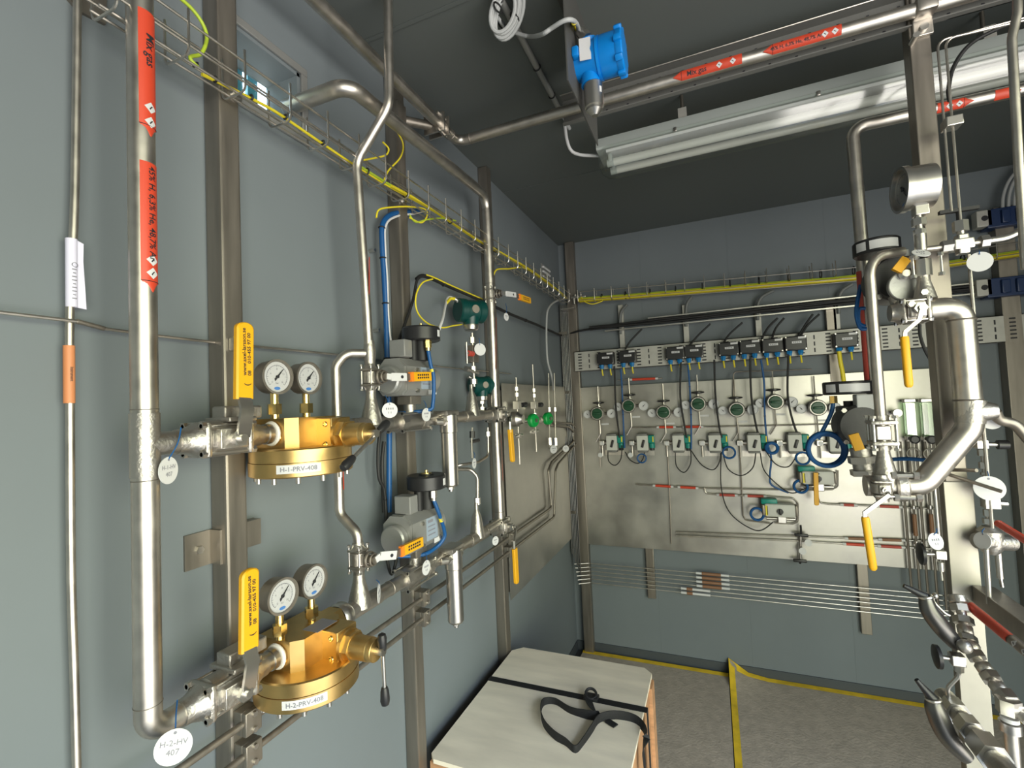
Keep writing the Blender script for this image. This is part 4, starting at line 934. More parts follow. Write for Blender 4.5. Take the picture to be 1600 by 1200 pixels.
# tray on the back wall
t = thing('cable_tray', 'wire mesh cable tray running along the back wall', 'cable tray', (.25, 2.78, 2.04))
def bt(px, py, dy=0, dz=0): q = B(px, py, 2.78 + dy); q.z += dz; return q
tl = [(905, 469), (1000, 462), (1120, 452), (1240, 442), (1335, 434)]
def trayline(dy, dz):
    q = [bt(a, c, dy, dz) for a, c in tl]; e_ = q[-1] + V((.62, 0, .02)); return q + [e_]
for dy, dz in ((-.03, .05), (-.03, .0), (-.01, -.016), (.012, -.016), (.03, .0), (.03, .05)):
    b = MB(); b.tube(trayline(dy, dz), .0022, 6); b.obj('long_wire', STEEL, t)
a_, e_ = trayline(0, 0)[0], trayline(0, 0)[-1]
for k in range(21):
    p = a_.lerp(e_, k / 20); b = MB(); b.tube(fil([p + V((0, -.031, .055)), p + V((0, -.031, -.018)), p + V((0, .031, -.018)), p + V((0, .031, .055))], .01, 3), .0022, 6); b.obj('cross_wire', STEEL, t)
t = thing('earth_cable', 'bundle of yellow earth wires lying in the back wall tray', 'cable', a_)
for k in range(3):
    b = MB(); b.tube(crv([p + V((0, -.016 + .014 * k, -.003 + .010 * (k % 2))) for p in trayline(0, 0)], 4), .0085, 8); b.obj('wire', (YGW, GGW, YGW)[k], t)
for k in range(1, 14):
    p = a_.lerp(e_, k / 14.5); b = MB(); b.torus(p + Z * .001, X, .021, .003, 12, 5); b.obj('cable_tie', RUB, t)
cable('yellow wire looping at the corner end of the back wall tray', [B(908, 464, 2.77), B(915, 472, 2.76), B(927, 475, 2.76), B(942, 470, 2.77)], .0035, YGW, name='earth_wire')
b = MB(); p = B(905, 465, 2.80); b.box(p, (.09, .05, .012), bev=.002); b.hex(p + V((-.02, -.02, .006)), p + V((-.02, -.02, .016)), .008); b.hex(p + V((.015, -.02, .006)), p + V((.015, -.02, .016)), .008); b.cyl(p + V((-.03, -.01, -.04)), p + V((-.03, -.01, 0)), .010)
b.obj('tray_bracket', STEELB, label='bolted steel bracket joining the two trays in the corner', cat='bracket')
# cable rail with black bundle
r0, r1_ = B(932, 511, 2.80), B(1345, 474, 2.80)
dr = (r1_ - r0)
t = thing('cable_rail', 'narrow steel rail carrying the black cables above the junction boxes', 'cable rail', r0)
for dz in (.018, -.030):
    b = MB(); b.span(r0 + V((0.05 if dz < 0 else .3, -.012, dz - .003)), V((1.20, r0.y + .02, r0.z + dz + .003))); b.obj('rail_edge', STEELB, t)
for px in (970, 1071, 1185, 1308):
    x = B(px, 500, 2.82).x; b = MB(); b.span((x - .014, 2.825, B(px, 548, 2.82).z * 0 + 1.813), (x + .014, WY - .001, B(px, 476, 2.82).z), bev=.002); b.obj('support', PERF, t)
t = thing('cable_bundle', 'thick bundle of black cables lying on the rail of the back wall', 'cable', r0)
for k in range(6):
    b = MB(); q = [V((r0.x - .04 + (1.09 + .0) * 1.75 * i / 8, 2.795 + .008 * math.sin(i * 1.7 + k), r0.z - .012 + .008 * (k % 3) + .003 * math.sin(i * 2.3 + 2 * k))) for i in range(9)]
    b.tube(crv(q, 4), .0055, 8); b.obj('cable', RUB, t)
# junction boxes
BX = [(947, 558), (981, 556), (1055, 552), (1084, 550), (1138, 546), (1171, 543), (1206, 541), (1242, 538), (1320, 534)]
ORD = ('first', 'second', 'third', 'fourth', 'fifth', 'sixth', 'seventh', 'eighth', 'ninth')
jb = None
zj = sum(B(a, c, 2.77).z for a, c in BX) / 9
for i, (px, py) in enumerate(BX):
    c = B(px, py, 2.775); c.z = zj + .002 * (i % 2); lab = '%s black junction box from the left on the slotted plate' % ORD[i]
    if jb: dup(jb, MX.Translation(V((c.x, YPL, c.z))), lab); continue
    o = V((c.x, YPL, c.z)); t = thing('junction_box', lab, 'box', o, 'black junction boxes'); jb = t
    b = MB(); b.box(o + V((0, -.028, 0)), (.098, .052, .072), bev=.004); b.obj('enclosure', BLK, t)
    b = MB(); b.box(o + V((0, -.0555, .0)), (.090, .004, .064), bev=.002); b.obj('lid', BLK, t)
    b = MB(); b.box(o + V((.004, -.058, .004)), (.042, .001, .011)); b.obj('name_label', WHITE, t)
    b = MB(); b.box(o + V((.028, -.058, .026)), (.034, .001, .010)); b.obj('name_label', WHITE, t)
    for sx_ in (-.027, .022):
        b = MB(); b.hex(o + V((sx_, -.028, -.036)), o + V((sx_, -.028, -.05)), .014); b.cyl(o + V((sx_, -.028, -.05)), o + V((sx_, -.028, -.060)), .010); g = b.obj('cable_gland', BLUEG, t)
        b = MB(); b.tube(crv([o + V((sx_, -.028, -.058)), o + V((sx_ + .001, -.029, -.078)), o + V((sx_ + .003, -.022, -.098))], 4), .0042, 8); b.obj('wire_tail', YGW, g)
    for sx_ in (-1, 1):
        for sz in (-1, 1): b = MB(); b.cyl(o + V((sx_ * .043, -.057, sz * .031)), o + V((sx_ * .043, -.059, sz * .031)), .0035, n=8); b.obj('screw', STEELB, t)
    b = MB()
    for k in range(4): b.box(o + V((-.009 + .008 * k, -.0587, .004)), (.005, .0004, .005))
    b.obj('lettering', INKG, t)
# curved black cables from rail to the boxes
for i, (a, m_, c) in enumerate((((1003, 514), (985, 533), (977, 546)), ((1110, 506), (1090, 525), (1076, 542)), ((1160, 504), (1140, 522), (1130, 537)), ((1215, 497), (1200, 512), (1190, 530)), ((1280, 491), (1262, 508), (1250, 526)), ((1225, 497), (1212, 513), (1206, 530)), ((1270, 491), (1258, 508), (1246, 528)))):
    cable('%s black cable from the left curving down from the rail to the junction boxes' % ORD[i], [B(*a, 2.79), B(*m_, 2.785), B(*c, 2.77)], .0052, RUB, group='cables curving down to the boxes')
for i, (px, py, dx) in enumerate(((968, 478, 12), (1071, 466, 10), (1183, 456, 26), (1310, 446, 22))):
    cable('%s grey cable from the left dropping behind the tray to the rail' % ORD[i], [B(px + dx, py - 2, 2.80), B(px + dx * .3, py + 8, 2.81), B(px + 1, py + 22, 2.815), B(px + 1, py + 44, 2.815)], .0085, DGREY, group='grey cables dropping to the rail')

# back panel regulators
RG = [(934, 646), (983, 634), (1037, 644), (1091, 631), (1151, 640), (1211, 628), (1277, 637)]
rg = {}
def panel_regulator(lab, o, hi):
    t = thing('panel_regulator', lab, 'regulator', o, 'green-knobbed regulators on the back panel')
    b = MB(); b.box(o + V((0, -.024, 0)), (.05, .045, .055), bev=.006); b.cyl(o + V((0, 0, -.0)), o + V((0, -.05, 0)), .03, n=24); b.obj('body', STEELD, t)
    b = MB(); b.lathe(o + V((0, -.05, 0)), -Y, [(0, .038), (.012, .041), (.026, .040), (.03, .036), (.030, .033), (.028, .032)], n=30); b.obj('bezel', CAST, t)
    b = MB(); b.lathe(o + V((0, -.070, 0)), -Y, [(0, .031), (.010, .031), (.014, .027)], n=14); b.span(o + V((-.022, -.094, -.006)), o + V((.02, -.082, .006)), bev=.003); b.obj('knob', KNOBG, t)
    zz_ = .002
    for sx_, dz, r in ((-.066, 0 - (.01 if hi else .004), .0240), (.078, -.004 + (.004 if hi else 0), .027)):
        b = MB(); b.cyl(o + V((sx_, -.02, dz)), o + V((0, -.02, 0)), .007); b.obj('gauge_arm', STEELD, t)
        gauge(t, o + V((sx_, -.045, dz)), -Y, r, depth=.028, name='gauge', needle=2.3 if sx_ < 0 else .8, det=False, lens=False, body=LGREY)
    b = MB(); b.cyl(o + V((0, -.022, .02)), o + V((0, -.022, .055)), .006); b.hex(o + V((0, -.022, .03)), o + V((0, -.022, .042)), .011); b.obj('stem', STEELB, t)
    b = MB(); b.lathe(o + V((0, -.022, .055)), Z, [(0, .012), (.004, .034), (.011, .034), (.014, .014)], n=24); b.obj('valve_handle', BLK, t)
    b = MB(); b.cyl(o + V((0, -.022, .068)), o + V((0, -.022, .16)), .0032, n=8); b.obj('supply_tube', STEEL, t)
    b = MB(); b.tube(fil([o + V((0, -.022, -.03)), o + V((.003, -.022, -.12)), o + V((-.028, -.022, -.17))], .02), .0034, 8); b.obj('outlet_tube', STEEL, t)
    b = MB(); b.span(o + V((.005, -.0008, -.072)), o + V((.05, 0, -.062))); b.obj('name_label', WHITE, t)
    return t
for i, (px, py) in enumerate(RG):
    c = B(px, py, 2.77); o = V((c.x, YB - .0005, c.z)); lab = '%s green-knobbed regulator from the left on the back panel' % ORD[i]
    if rg: dup(rg[0], MX.Translation(o), lab)
    else: rg[0] = panel_regulator(lab, o, False)
# actuated panel valves
AV = [(956, 692), (1004, 692), (1060, 692), (1117, 692), (1178, 692), (1242, 692), (1307, 692)]
av = None
for i, (px, py) in enumerate(AV):
    c = B(px, py, 2.77); o = V((c.x, YB, c.z)); lab = '%s grey actuated valve from the left on the back panel' % ORD[i]
    if av: dup(av, MX.Translation(o), lab); continue
    t = thing('panel_valve', lab, 'valve', o, 'grey actuated valves on the back panel'); av = t
    b = MB(); b.box(o + V((0, -.045, 0)), (.062, .05, .085), bev=.004); b.obj('actuator_body', GBOX, t)
    for sz in (-1, 1): b = MB(); b.box(o + V((0, -.045, sz * .048)), (.056, .048, .012), bev=.004); b.obj('end_cap', DSTEELP, t)
    b = MB(); b.box(o + V((.004, -.073, -.004)), (.014, .008, .044), MX.Rotation(.3, 3, 'Y'), bev=.003); b.obj('position_indicator', BLK, t)
    b = MB(); b.box(o + V((.048, -.04, .02)), (.034, .04, .045), bev=.005); b.cyl(o + V((.05, -.04, -.004)), o + V((.05, -.04, -.03)), .016, n=14); s_ = b.obj('solenoid', TEALB, t)
    b = MB(); b.cyl(o + V((.05, -.04, -.03)), o + V((.05, -.04, -.044)), .013, n=12); b.obj('connector', BLK, s_)
    b = MB(); b.box(o + V((.058, -.062, .02)), (.006, .002, .03)); b.obj('yellow_label', YGW, s_)
    b = MB(); b.cyl(o + V((-.05, -.022, -.003)), o + V((-.03, -.022, -.003)), .011); b.box(o + V((-.065, -.022, -.003)), (.03, .03, .03), bev=.003); b.obj('valve_block', STEELB, t)
    b = MB(); b.lathe(o + V((-.062, -.038, -.004)), -Y, [(0, .011), (.002, .011)], n=18); b.obj('white_disc', WHITE, t)
    b = MB(); b.box(o + V((0, -.0, -.062)), (.11, .004, .03)); b.cyl(o + V((-.065, -.02, -.018)), o + V((-.065, -.02, -.08)), .004, n=8); b.obj('outlet_tube', STEEL, t)
for px, py, i in ((938, 711, 0), (985, 711, 1)):
    id_tag(B(px, py, 2.79), -Y, .014, ('white tag below the first panel valve', 'white tag below the second panel valve')[i], 'white identification tags', strokes=0, tie=B(px, py - 9, 2.80))
# two lying actuated valves low on the panel
def lying(lab, px, py, s_, yellow):
    c = B(px, py, 2.77); o = V((c.x, YB, c.z)); t = thing('panel_valve', lab, 'valve', o, 'lying actuated valves on the back panel')
    b = MB(); b.box(o + V((0, -.05, 0)), (.14 * s_, .06, .068 * s_), bev=.012); b.obj('actuator_body', GBOX, t)
    for sg in (-1, 1): b = MB(); b.box(o + V((sg * .074 * s_, -.05, 0)), (.014, .052, .056 * s_), bev=.006); b.obj('end_cap', STEELD, t)
    b = MB(); b.box(o + V((-.045, -.045, .042)), (.075, .045, .028), bev=.006); b.obj('solenoid', TEALB, t)
    b = MB(); b.box(o + V((-.06, -.07, 0)), (.01, .02, .05)); b.obj('yellow_label', YGW, t)
    b = MB(); b.cyl(o + V((0, -.08, -.002)), o + V((0, -.09, -.002)), .014, n=14); b.box(o + V((0, -.092, -.004)), (.01, .008, .03), bev=.003); b.obj('position_indicator', BLK, t)
    b = MB(); b.box(o + V((.01, -.03, -.05)), (.04, .04, .04), bev=.004); b.cyl(o + V((-.06, -.03, -.05)), o + V((.07, -.03, -.05)), .008); b.obj('valve_block', STEELB, t)
    if yellow: lever(t, [o + V((-.0, -.085, .02)), o + V((-.012, -.10, .03))], [o + V((-.012, -.1, .03)), o + V((-.018, -.1, -.13))], X, .020, .010)
    return t
lying('lying grey actuated valve with yellow grip low on the back panel', 1277, 746, 1.0, True)
lying('lying grey actuated valve lowest on the back panel beside a blue coil', 1218, 797, 1.0, False)

# panel tubes with markers
YT = 2.812
TB = [
 ('short tube with red marker above the top left of the back panel', [(965, 594), (1035, 591)], [(988, 1024, RED)]),
 ('thin tube at the top of the back panel below the junction boxes', [(1146, 620), (1146, 581), (1268, 577)], []),
 ('long tube across the back panel at valve height with red markers', [(986, 668), (1150, 666), (1320, 662)], [(1030, 1052, RED), (1071, 1095, RED)]),
 ('tube with red markers below the fourth panel valve', [(993, 757), (1095, 763), (1270, 766), (1300, 765), (1309, 760), (1309, 735)], [(1024, 1048, RED), (1063, 1087, RED)]),
 ('looping tube with red markers around the lowest panel valve', [(1101, 762), (1102, 771), (1120, 773), (1200, 776), (1240, 779), (1247, 786), (1247, 815), (1238, 819), (1210, 817)], [(1124, 1148, DRED), (1168, 1193, DRED)]),
 ('tube with red markers running right from the valve with yellow grip', [(1276, 770), (1281, 786), (1296, 788), (1400, 792), (1475, 796)], [(1318, 1334, DRED), (1374, 1404, DRED)]),
 ('upper of the two long tubes near the bottom of the back panel', [(1056, 832), (1240, 838), (1455, 846)], [(1325, 1350, BRN), (1378, 1408, BRN)]),
 ('lower of the two long tubes near the bottom of the back panel', [(1056, 837), (1240, 845), (1455, 858)], [(1322, 1350, RED), (1376, 1408, DRED)]),
 ('thin vertical tube below the fifth regulator', [(1153, 660), (1157, 720), (1161, 805), (1165, 813), (1205, 818)], []),
 ('thin vertical tube below the fourth regulator', [(1043, 700), (1047, 790), (1049, 850)], []),
 ('thin vertical tube in the top left corner of the back panel', [(936, 606), (936, 660), (938, 730)], []),
]
for lab, seq, mk in TB:
    q = [B(a, c, YT) for a, c in seq]
    if mk:
        t = thing('panel_tube', lab, 'tube', q[0], 'thin tubes on the back panel'); b = MB(); b.tube(fil(q, .018), .0038, 8); b.obj('tube', STEEL, t)
        for a, c, m_ in mk:
            def yat(px):
                for (x0_, y0_), (x1_, y1_) in zip(seq, seq[1:]):
                    if x0_ <= px <= x1_: return y0_ + (y1_ - y0_) * (px - x0_) / (x1_ - x0_ + 1e-6)
                return seq[0][1]
            b = MB(); b.cyl(B(a, yat(a), YT), B(c, yat(c), YT), .0072, n=12); k = b.obj('pipe_marker', m_, t)
            b = MB(); p0_, p1_ = B(a, yat(a), YT), B(c, yat(c), YT); d = (p1_ - p0_).normalized(); b.cyl(p0_ - d * .014, p0_, .0068, n=10); b.obj('white_end', WHITE, k); b = MB(); b.cyl(p1_, p1_ + d * .014, .0068, n=10); b.obj('white_end', WHITE, k)
    else:
        b = MB(); b.tube(fil(q, .018), .0032, 8); b.obj('panel_tube', STEELD, label=lab, cat='tube', group='thin tubes on the back panel')
# black loops and blue tubes
bc = [('first', [(950, 704), (951, 720), (961, 727), (970, 717), (972, 696)]), ('second', [(977, 706), (984, 718), (996, 724), (1004, 718), (1007, 706)]), ('third', [(1055, 706), (1057, 728), (1069, 738), (1079, 724), (1079, 702)]),
      ('fourth', [(1080, 704), (1096, 726), (1114, 734), (1124, 722), (1126, 706)]), ('fifth', [(1130, 710), (1138, 733), (1158, 743), (1176, 731), (1181, 708)]), ('sixth', [(1188, 708), (1196, 738), (1232, 769), (1256, 764), (1268, 754)]), ('seventh', [(1195, 702), (1212, 725), (1232, 729), (1246, 710)]), ('eighth', [(1127, 706), (1127, 762), (1142, 803), (1182, 829), (1208, 816)])]
for k, seq in bc: cable('%s black signal cable from the left looping below the panel valves' % k, [B(a, c, 2.77 - .004 * (len(k) % 3)) for a, c in seq], .0030, RUB, group='black loops on the back panel')
for i, seq in enumerate(([(960, 572), (962, 630), (966, 668), (968, 684)], [(1064, 566), (1063, 620), (1070, 668), (1073, 684)], [(1116, 562), (1118, 620), (1124, 668), (1128, 684)], [(1172, 556), (1174, 620), (1182, 668), (1188, 684)], [(1232, 554), (1231, 620), (1242, 668), (1252, 684)])):
    cable('%s black cable from the left dropping across the regulators of the back panel' % ORD[i], [B(a, c, 2.765) for a, c in seq], .0052, RUB, group='black cables dropping across the panel')
for i, seq in enumerate(([(970, 576), (972, 610), (974, 660), (976, 700)], [(1075, 570), (1078, 610), (1080, 660), (1080, 702)], [(1189, 562), (1194, 600), (1195, 650), (1199, 690), (1205, 716), (1203, 742), (1206, 758), (1232, 770)])):
    cable('%s blue pneumatic tube from the left running down the back panel' % ORD[i], [B(a, c, 2.77) for a, c in seq], .0048, BLUE, name='pneumatic_tube', group='blue tubes on the back panel', ties=(.3, .6))
for i, (px, py, rr, tt) in enumerate(((1003, 716, .024, .004), (1139, 707, .030, .005), (1254, 716, .030, .005), (1251, 760, .030, .006), (1183, 803, .030, .006), (1206, 700, .026, .008))):
    c = B(px, py, 2.765); b = MB()
    for k in range(2): b.torus(c + V((0, -.006 * k, 0)), (0.1 * k, -1, .1), rr, tt, 24, 8)
    b.obj('tube_coil', BLUE, label='small blue tube coil ' + ('hanging at the second panel valve', 'hanging at the fourth panel valve', 'hanging below the sixth panel valve', 'left of the valve with yellow grip', 'left of the lowest panel valve', 'in the blue line beside the fifth panel valve')[i], cat='tube coil', group='blue coils on the back panel')
# flow meters
for i, px in enumerate((1422, 1448)):
    c = B(px, 655, 2.79); t = thing('flow_meter', ('left', 'right')[i] + ' clear tube flow meter at the right edge of the back panel', 'flow meter', c - Z * .12, 'clear flow meters')
    b = MB(); b.box(c, (.042, .03, .16), bev=.003); b.obj('acrylic_body', FLOWG, t)
    b = MB(); b.cyl(c - Z * .07, c + Z * .07, .006, n=10); b.obj('glass_tube', LGREY, t)
    for sg in (-1, 1): b = MB(); b.box(c + Z * sg * .088, (.046, .034, .018), bev=.003); b.obj('end_block', STEELB, t)
    b = MB(); b.lathe(c + V((0, -.02, -.092)), -Y, [(0, .010), (.010, .020), (.02, .020), (.023, .014)], n=16); b.obj('valve_knob', BLK, t)
    b = MB(); b.cyl(c - Z * .095, c - Z * .30, .004, n=8); b.torus(c + V((.0, -.01, -.16)), Y, .024, .004); b.obj('outlet_tube', STEEL, t)
b = MB(); c = B(1400, 645, 2.79); b.lathe(c + Y * .03, -Y, [(0, .012), (.03, .014), (.045, .02), (.055, .018)], n=18); b.obj('control_valve', STEELB, label='round steel control knob left of the clear flow meters', cat='knob')
for i, px in enumerate((1413, 1426, 1438, 1452, 1465)):
    q = [B(px - 3, 690, 2.80), B(px, 775, 2.80), B(px + 3, 876, 2.80)]; x = q[1].x
    b = MB(); b.cyl((x, 2.80, q[0].z), (x, 2.80, .56 - .02 * i), .0055, n=8)
    if i in (1, 3):
        t = thing('riser_tube', '%s riser tube from the left at the panel right edge, with brown marker' % ORD[i], 'tube', (x, 2.80, q[2].z), 'riser tubes at the right of the panel'); b.obj('tube', STEELD, t)
        z = B(px, 820, 2.80).z; b = MB(); b.cyl((x, 2.80, z - .05), (x, 2.80, z + .05), .0085, n=10); b.obj('pipe_marker', BRN, t)
        b = MB(); b.cyl((x, 2.80, z + .075), (x, 2.80, z + .09), .009, n=10); b.obj('union_nut', STEELB, t); b = MB(); b.cyl((x, 2.80, z - .09), (x, 2.80, z - .075), .009, n=10); b.obj('union_nut', STEELB, t)
    else: b.obj('riser_tube', STEELD, label='%s riser tube from the left at the right edge of the back panel' % ORD[i], cat='tube', group='riser tubes at the right of the panel')
t = thing('valve_pair', 'pair of small black needle valves with white discs at the panel bottom edge', 'valve', B(1251, 870, 2.79))
for px, py in ((1252, 836), (1250, 876)): b = MB(); c = B(px, py, 2.79); b.box(c, (.06, .022, .014), bev=.004); b.cyl(c, c + Z * .05 * (1 if py < 850 else -.3), .005, n=8); b.obj('valve_body', BLK, t)
for px, py in ((1263, 848), (1254, 861)): b = MB(); b.lathe(B(px, py, 2.775), -Y, [(0, .017), (.002, .017)], n=20); b.obj('white_disc', WHITE, t)
b = MB(); b.cyl(B(1251, 836, 2.80), B(1251, 876, 2.80), .006); b.obj('tube', STEELB, t)
# six thin lines under the panel
YS = 2.815
for k in range(6):
    z0_ = B(930, 883 + 6.2 * k, YS).z; zr = B(1400, 921 + 7.4 * k, YS).z; zm = (z0_ + zr) / 2
    xk = B(1410 - 5 * k, 925, YS).x
    t = thing('sample_line', '%s of the six thin lines below the back panel, counted from the top' % ORD[k], 'tube', (0, YS, zm), 'thin lines below the back panel')
    q = [V((-.815 + .004 * k, 2.776, zm)), V((-.735, YS, zm)), V((1.06 - .02 * k, YS, zm))]
    b = MB(); b.tube(fil(q, .02), .0026, 8); b.obj('tube', STEEL, t)
    a, c = ((1098, 1134), (1098, 1134), (1098, 1134), (1098, 1134), (1073, 1088), (1073, 1088))[k]
    xa, xc = B(a, 920, YS).x, B(c, 920, YS).x
    b = MB(); b.cyl((xa, YS, zm), (xc - .02, YS, zm), .0085, n=10); mk = b.obj('pipe_marker', BRN, t)
    b = MB(); b.cyl((xa - .03, YS, zm), (xa, YS, zm), .0065, n=10); b.obj('white_end', WHITE, mk); b = MB(); b.cyl((xc - .02, YS, zm), (xc + .02 + .05 * (k > 3), YS, zm), .0065, n=10); b.obj('white_end', WHITE, mk)
# ------------------------------------------------------------------ under the ceiling
zm = 2.395; ym = 1.372; xm = -.735
t = thing('mix_gas_pipe', 'long steel pipe under the ceiling with red Mix gas markers', 'pipe', (0, ym, zm))
b = MB(); b.tube(fil([(xm, .1, zm), (xm, ym, zm), (1.5, ym + .01, zm)], .034, 10), .0160, 26); b.obj('pipe', STEEL, t)
for p, d in (((xm + .05, ym, zm), X), ((xm, ym - .05, zm), Y), ((xm, 1.0, zm), Y)):
    b = MB(); b.torus(p, d, .016, .0016, 24, 5); b.obj('weld_bead', STEELD, t)
def mx(px, py): return P(px, py, y=ym - .012)
nm = V((0, -.93, -.37))
x0, x1 = mx(1052, 131).x, mx(1160, 101).x
marker(t, (x0, ym, zm), (x1, ym, zm), .016, nm, .8, RED, -1, 'Mix gas', .0165, (x1 - x0 - .055, x1 - x0 - .022), toff=-.025, al=.022)
x0, x1 = mx(1193, 96).x, mx(1316, 60).x
marker(t, (x0, ym, zm), (x1, ym, zm), .016, nm, .8, RED, -1, '45% H, 6,3% He, 48,7% Ar', .0105, (x1 - x0 - .035, x1 - x0 - .014), toff=-.012, al=.022)
b = MB()
for s_ in (-1, 1): b.span((xm - .05, 1.262 + s_ * .014 - .003, zm - .03), (xm + .024, 1.262 + s_ * .014 + .003, zm + .03), bev=.001)
b.obj('pipe_clamp', STEEL, t)
for s_ in (-1, 1): b = MB(); b.cyl((xm + .004, 1.235, zm + s_ * .026), (xm + .004, 1.29, zm + s_ * .026), .005, n=8); b.obj('clamp_bolt', STEELB, t)
b = MB(); b.cyl((WX, 1.148, zm - .01), (xm - .02, 1.262, zm - .0), .014); b.span((WX, 1.128, zm - .035), (PX + .006, 1.168, zm + .02)); b.obj('wall_bracket', STEELD, label='steel arm carrying the ceiling pipe from the middle strut', cat='bracket')
# punched angle above the pipe
xa = P(878, 155, y=1.40).x
t = thing('punched_angle', 'long punched steel angle bar behind the mix gas pipe', 'angle bar', (.4, 1.41, 2.40))
b = MB(); b.span((xa, 1.408, 2.372), (1.5, 1.411, 2.452)); b.span((xa, 1.378, 2.449), (1.5, 1.411, 2.452)); b.span((xa, 1.395, 2.372), (1.5, 1.411, 2.375)); b.obj('angle', DSTEELP, t); b = MB(); b.cyl((xa, 1.378, 2.4505), (1.5, 1.378, 2.4505), .0022, n=8); b.obj('lit_lip', STEEL, t)  # shade on the face put into its dark grey; top lip bright as if lit
sl = MB(); k = 0; x = xa + .04
while x < 1.45:
    sl.span((x, 1.4072, 2.425), (x + .006, 1.408, 2.437)); sl.span((x + .03, 1.4072, 2.378), (x + .036, 1.408, 2.386)); x += .062
sl.obj('punched_holes', INK, t)
# gas detector on a hanging plate
xp = P(888, 125, y=1.0).x; zb = P(888, 125, y=1.0).z; yf = P(925, 193, x=xp).y
b = MB(); b.span((xp - .003, 1.0, zb), (xp, yf + .07, HZ)); b.span((xp - .04, 1.0, HZ - .004), (xp, yf + .01, HZ)); b.obj('hanging_plate', PLATED, label='thin steel plate hanging from the ceiling behind the blue detector', cat='plate')
c = P(921, 97, x=xp + .03); r = .046
t = thing('gas_detector', 'bright blue gas detector under the ceiling with steel sensor head', 'detector', c - Z * .1)
b = MB(); b.lathe(V((xp, c.y, c.z)), X, [(0, r * .8), (.012, r * .84), (.05, r * .95), (.052, r * 1.02), (.058, r * 1.02)], n=36)
b.cyl(c - Z * r * .7, c - Z * r * 1.25, .022); b.cyl(c + Z * r * .6, c + V((0, -.01, r * 1.1)), .02); b.obj('housing', BLUEB, t)
b = MB(); b.lathe(V((xp + .058, c.y, c.z)), X, [(0, r * .97), (.004, r * 1.0), (.038, r * 1.0), (.041, r * 1.05), (.052, r * 1.05), (.055, r * .98), (.0555, r * .8)], n=36)
for k in range(8):
    a = 2 * PI * k / 8; b.box((xp + .104, c.y + math.cos(a) * r * 1.03, c.z + math.sin(a) * r * 1.03), (.018, .014, .014), MX.Rotation(a, 3, 'X'), bev=.003)
b.obj('lid', BLUEB, t)
b = MB(); b.box((xp + .008, c.y - r * .72, c.z - .0), (.016, .04, .024), bev=.004); b.obj('mounting_lug', BLUEB, t)
lb = P(917, 90, x=xp + .04)
b = MB(); m = frame((xp + .030, c.y - r * .925, c.z), (.18, -1, 0), Z); b.m = m; b.box((0, .002, .001), (.026, .052, .0016)); b.obj('white_label', WHITE, t)
b = MB(); q = c - Z * r * 1.2 + X * .006; b.lathe(q, -Z, [(0, .019), (.004, .0225), (.058, .0225), (.060, .0195), (.066, .0195), (.078, .008)], n=24); sn = b.obj('sensor_head', STEELB, t)
b = MB(); b.box(q + V((.016, -.014, -.025)), (.012, .002, .014), MX.Rotation(.7, 3, 'Z')); b.obj('white_label', WHITE, sn)
g0 = c + V((-.002, -.01, r * 1.1)); d = V((-.55, -.1, .83)).normalized()
b = MB(); b.hex(g0, g0 + d * .014, .015); b.lathe(g0 + d * .014, d, [(0, .012), (.012, .012), (.014, .010), (.02, .006)], n=14); b.obj('cable_gland', STEELB, t)
# grey cable with coil and conduit on the ceiling
cy_ = 1.16
cg = [P(901, 37, y=1.03), P(893, 31, y=.985), P(880, 33, y=.975), P(862, 44, y=.985), P(846, 54, y=1.0)] + [P(a, e_, z=2.455) for a, e_ in ( (828, 57), (808, 52), (790, 43), (778, 28))]
t = thing('cable_coil', 'grey cable coiled and tied under the ceiling beside the blue detector', 'cable', cg[4])
b = MB(); b.tube(crv([g0 + d * .03] + cg, 6), .0048, 10); cb = b.obj('cable', GREY, t)
b = MB(); b.tube(crv([g0 + d * .028, g0 + d * .05, cg[0].lerp(cg[1], .5)], 5), .0062, 10); b.obj('cable_marker', YGW, cb)
cc = P(789, 20, z=2.455)
for k in range(4):
    b = MB(); m = frame(cc + V((0, .004 * k, .002 * k)), (.35, -.8, -.45), (0.5, 0, 1))
    b.m = m @ MX.Translation((.004 * (k - 1.5), .003 * (k % 2), 0)); b.tube([((.036 + .003 * (k % 2)) * math.cos(a) * (.75), (.043 + .004 * k) * math.sin(a), 0) for a in [2 * PI * i / 26 for i in range(26)]], .0046, 8, closed=True); b.obj('cable_loop', GREY, t)
for px, py in ((778, 12), (804, 27), (784, 38)): b = MB(); b.torus(P(px, py, z=2.455), (.6, .2, .7), .013, .0022, 12, 5); b.obj('cable_tie', RUB, t)
q = [P(772, -20, z=HZ - .012), P(880, 182, z=HZ - .012)]
xk = (q[0].x + q[1].x) / 2
pe = P(908, 238, z=2.40); LPX = -.315
t = thing('conduit', 'grey conduit along the ceiling carrying the cable to the lamp', 'conduit', (xk, 1.2, HZ - .01))
b = MB(); b.cyl((xk, .75, HZ - .012), (xk, q[1].y, HZ - .012), .0085, n=14); b.obj('pipe', ALU, t)
b = MB(); b.tube(crv([V((xk, q[1].y - .01, HZ - .012)), V((xk, q[1].y + .08, HZ - .012)), V((xk + .0, 1.56, HZ - .03)), V((xk + .006, 1.62, 2.40)), V((LPX + .004, 1.645, 2.372))], 7), .0058, 10); b.obj('cable', WHITE, t)
for y in (1.02, 1.28, 1.42): b = MB(); b.torus((xk, y, HZ - .012), Y, .0092, .0028, 14, 5); b.obj('clip', RUB, t)
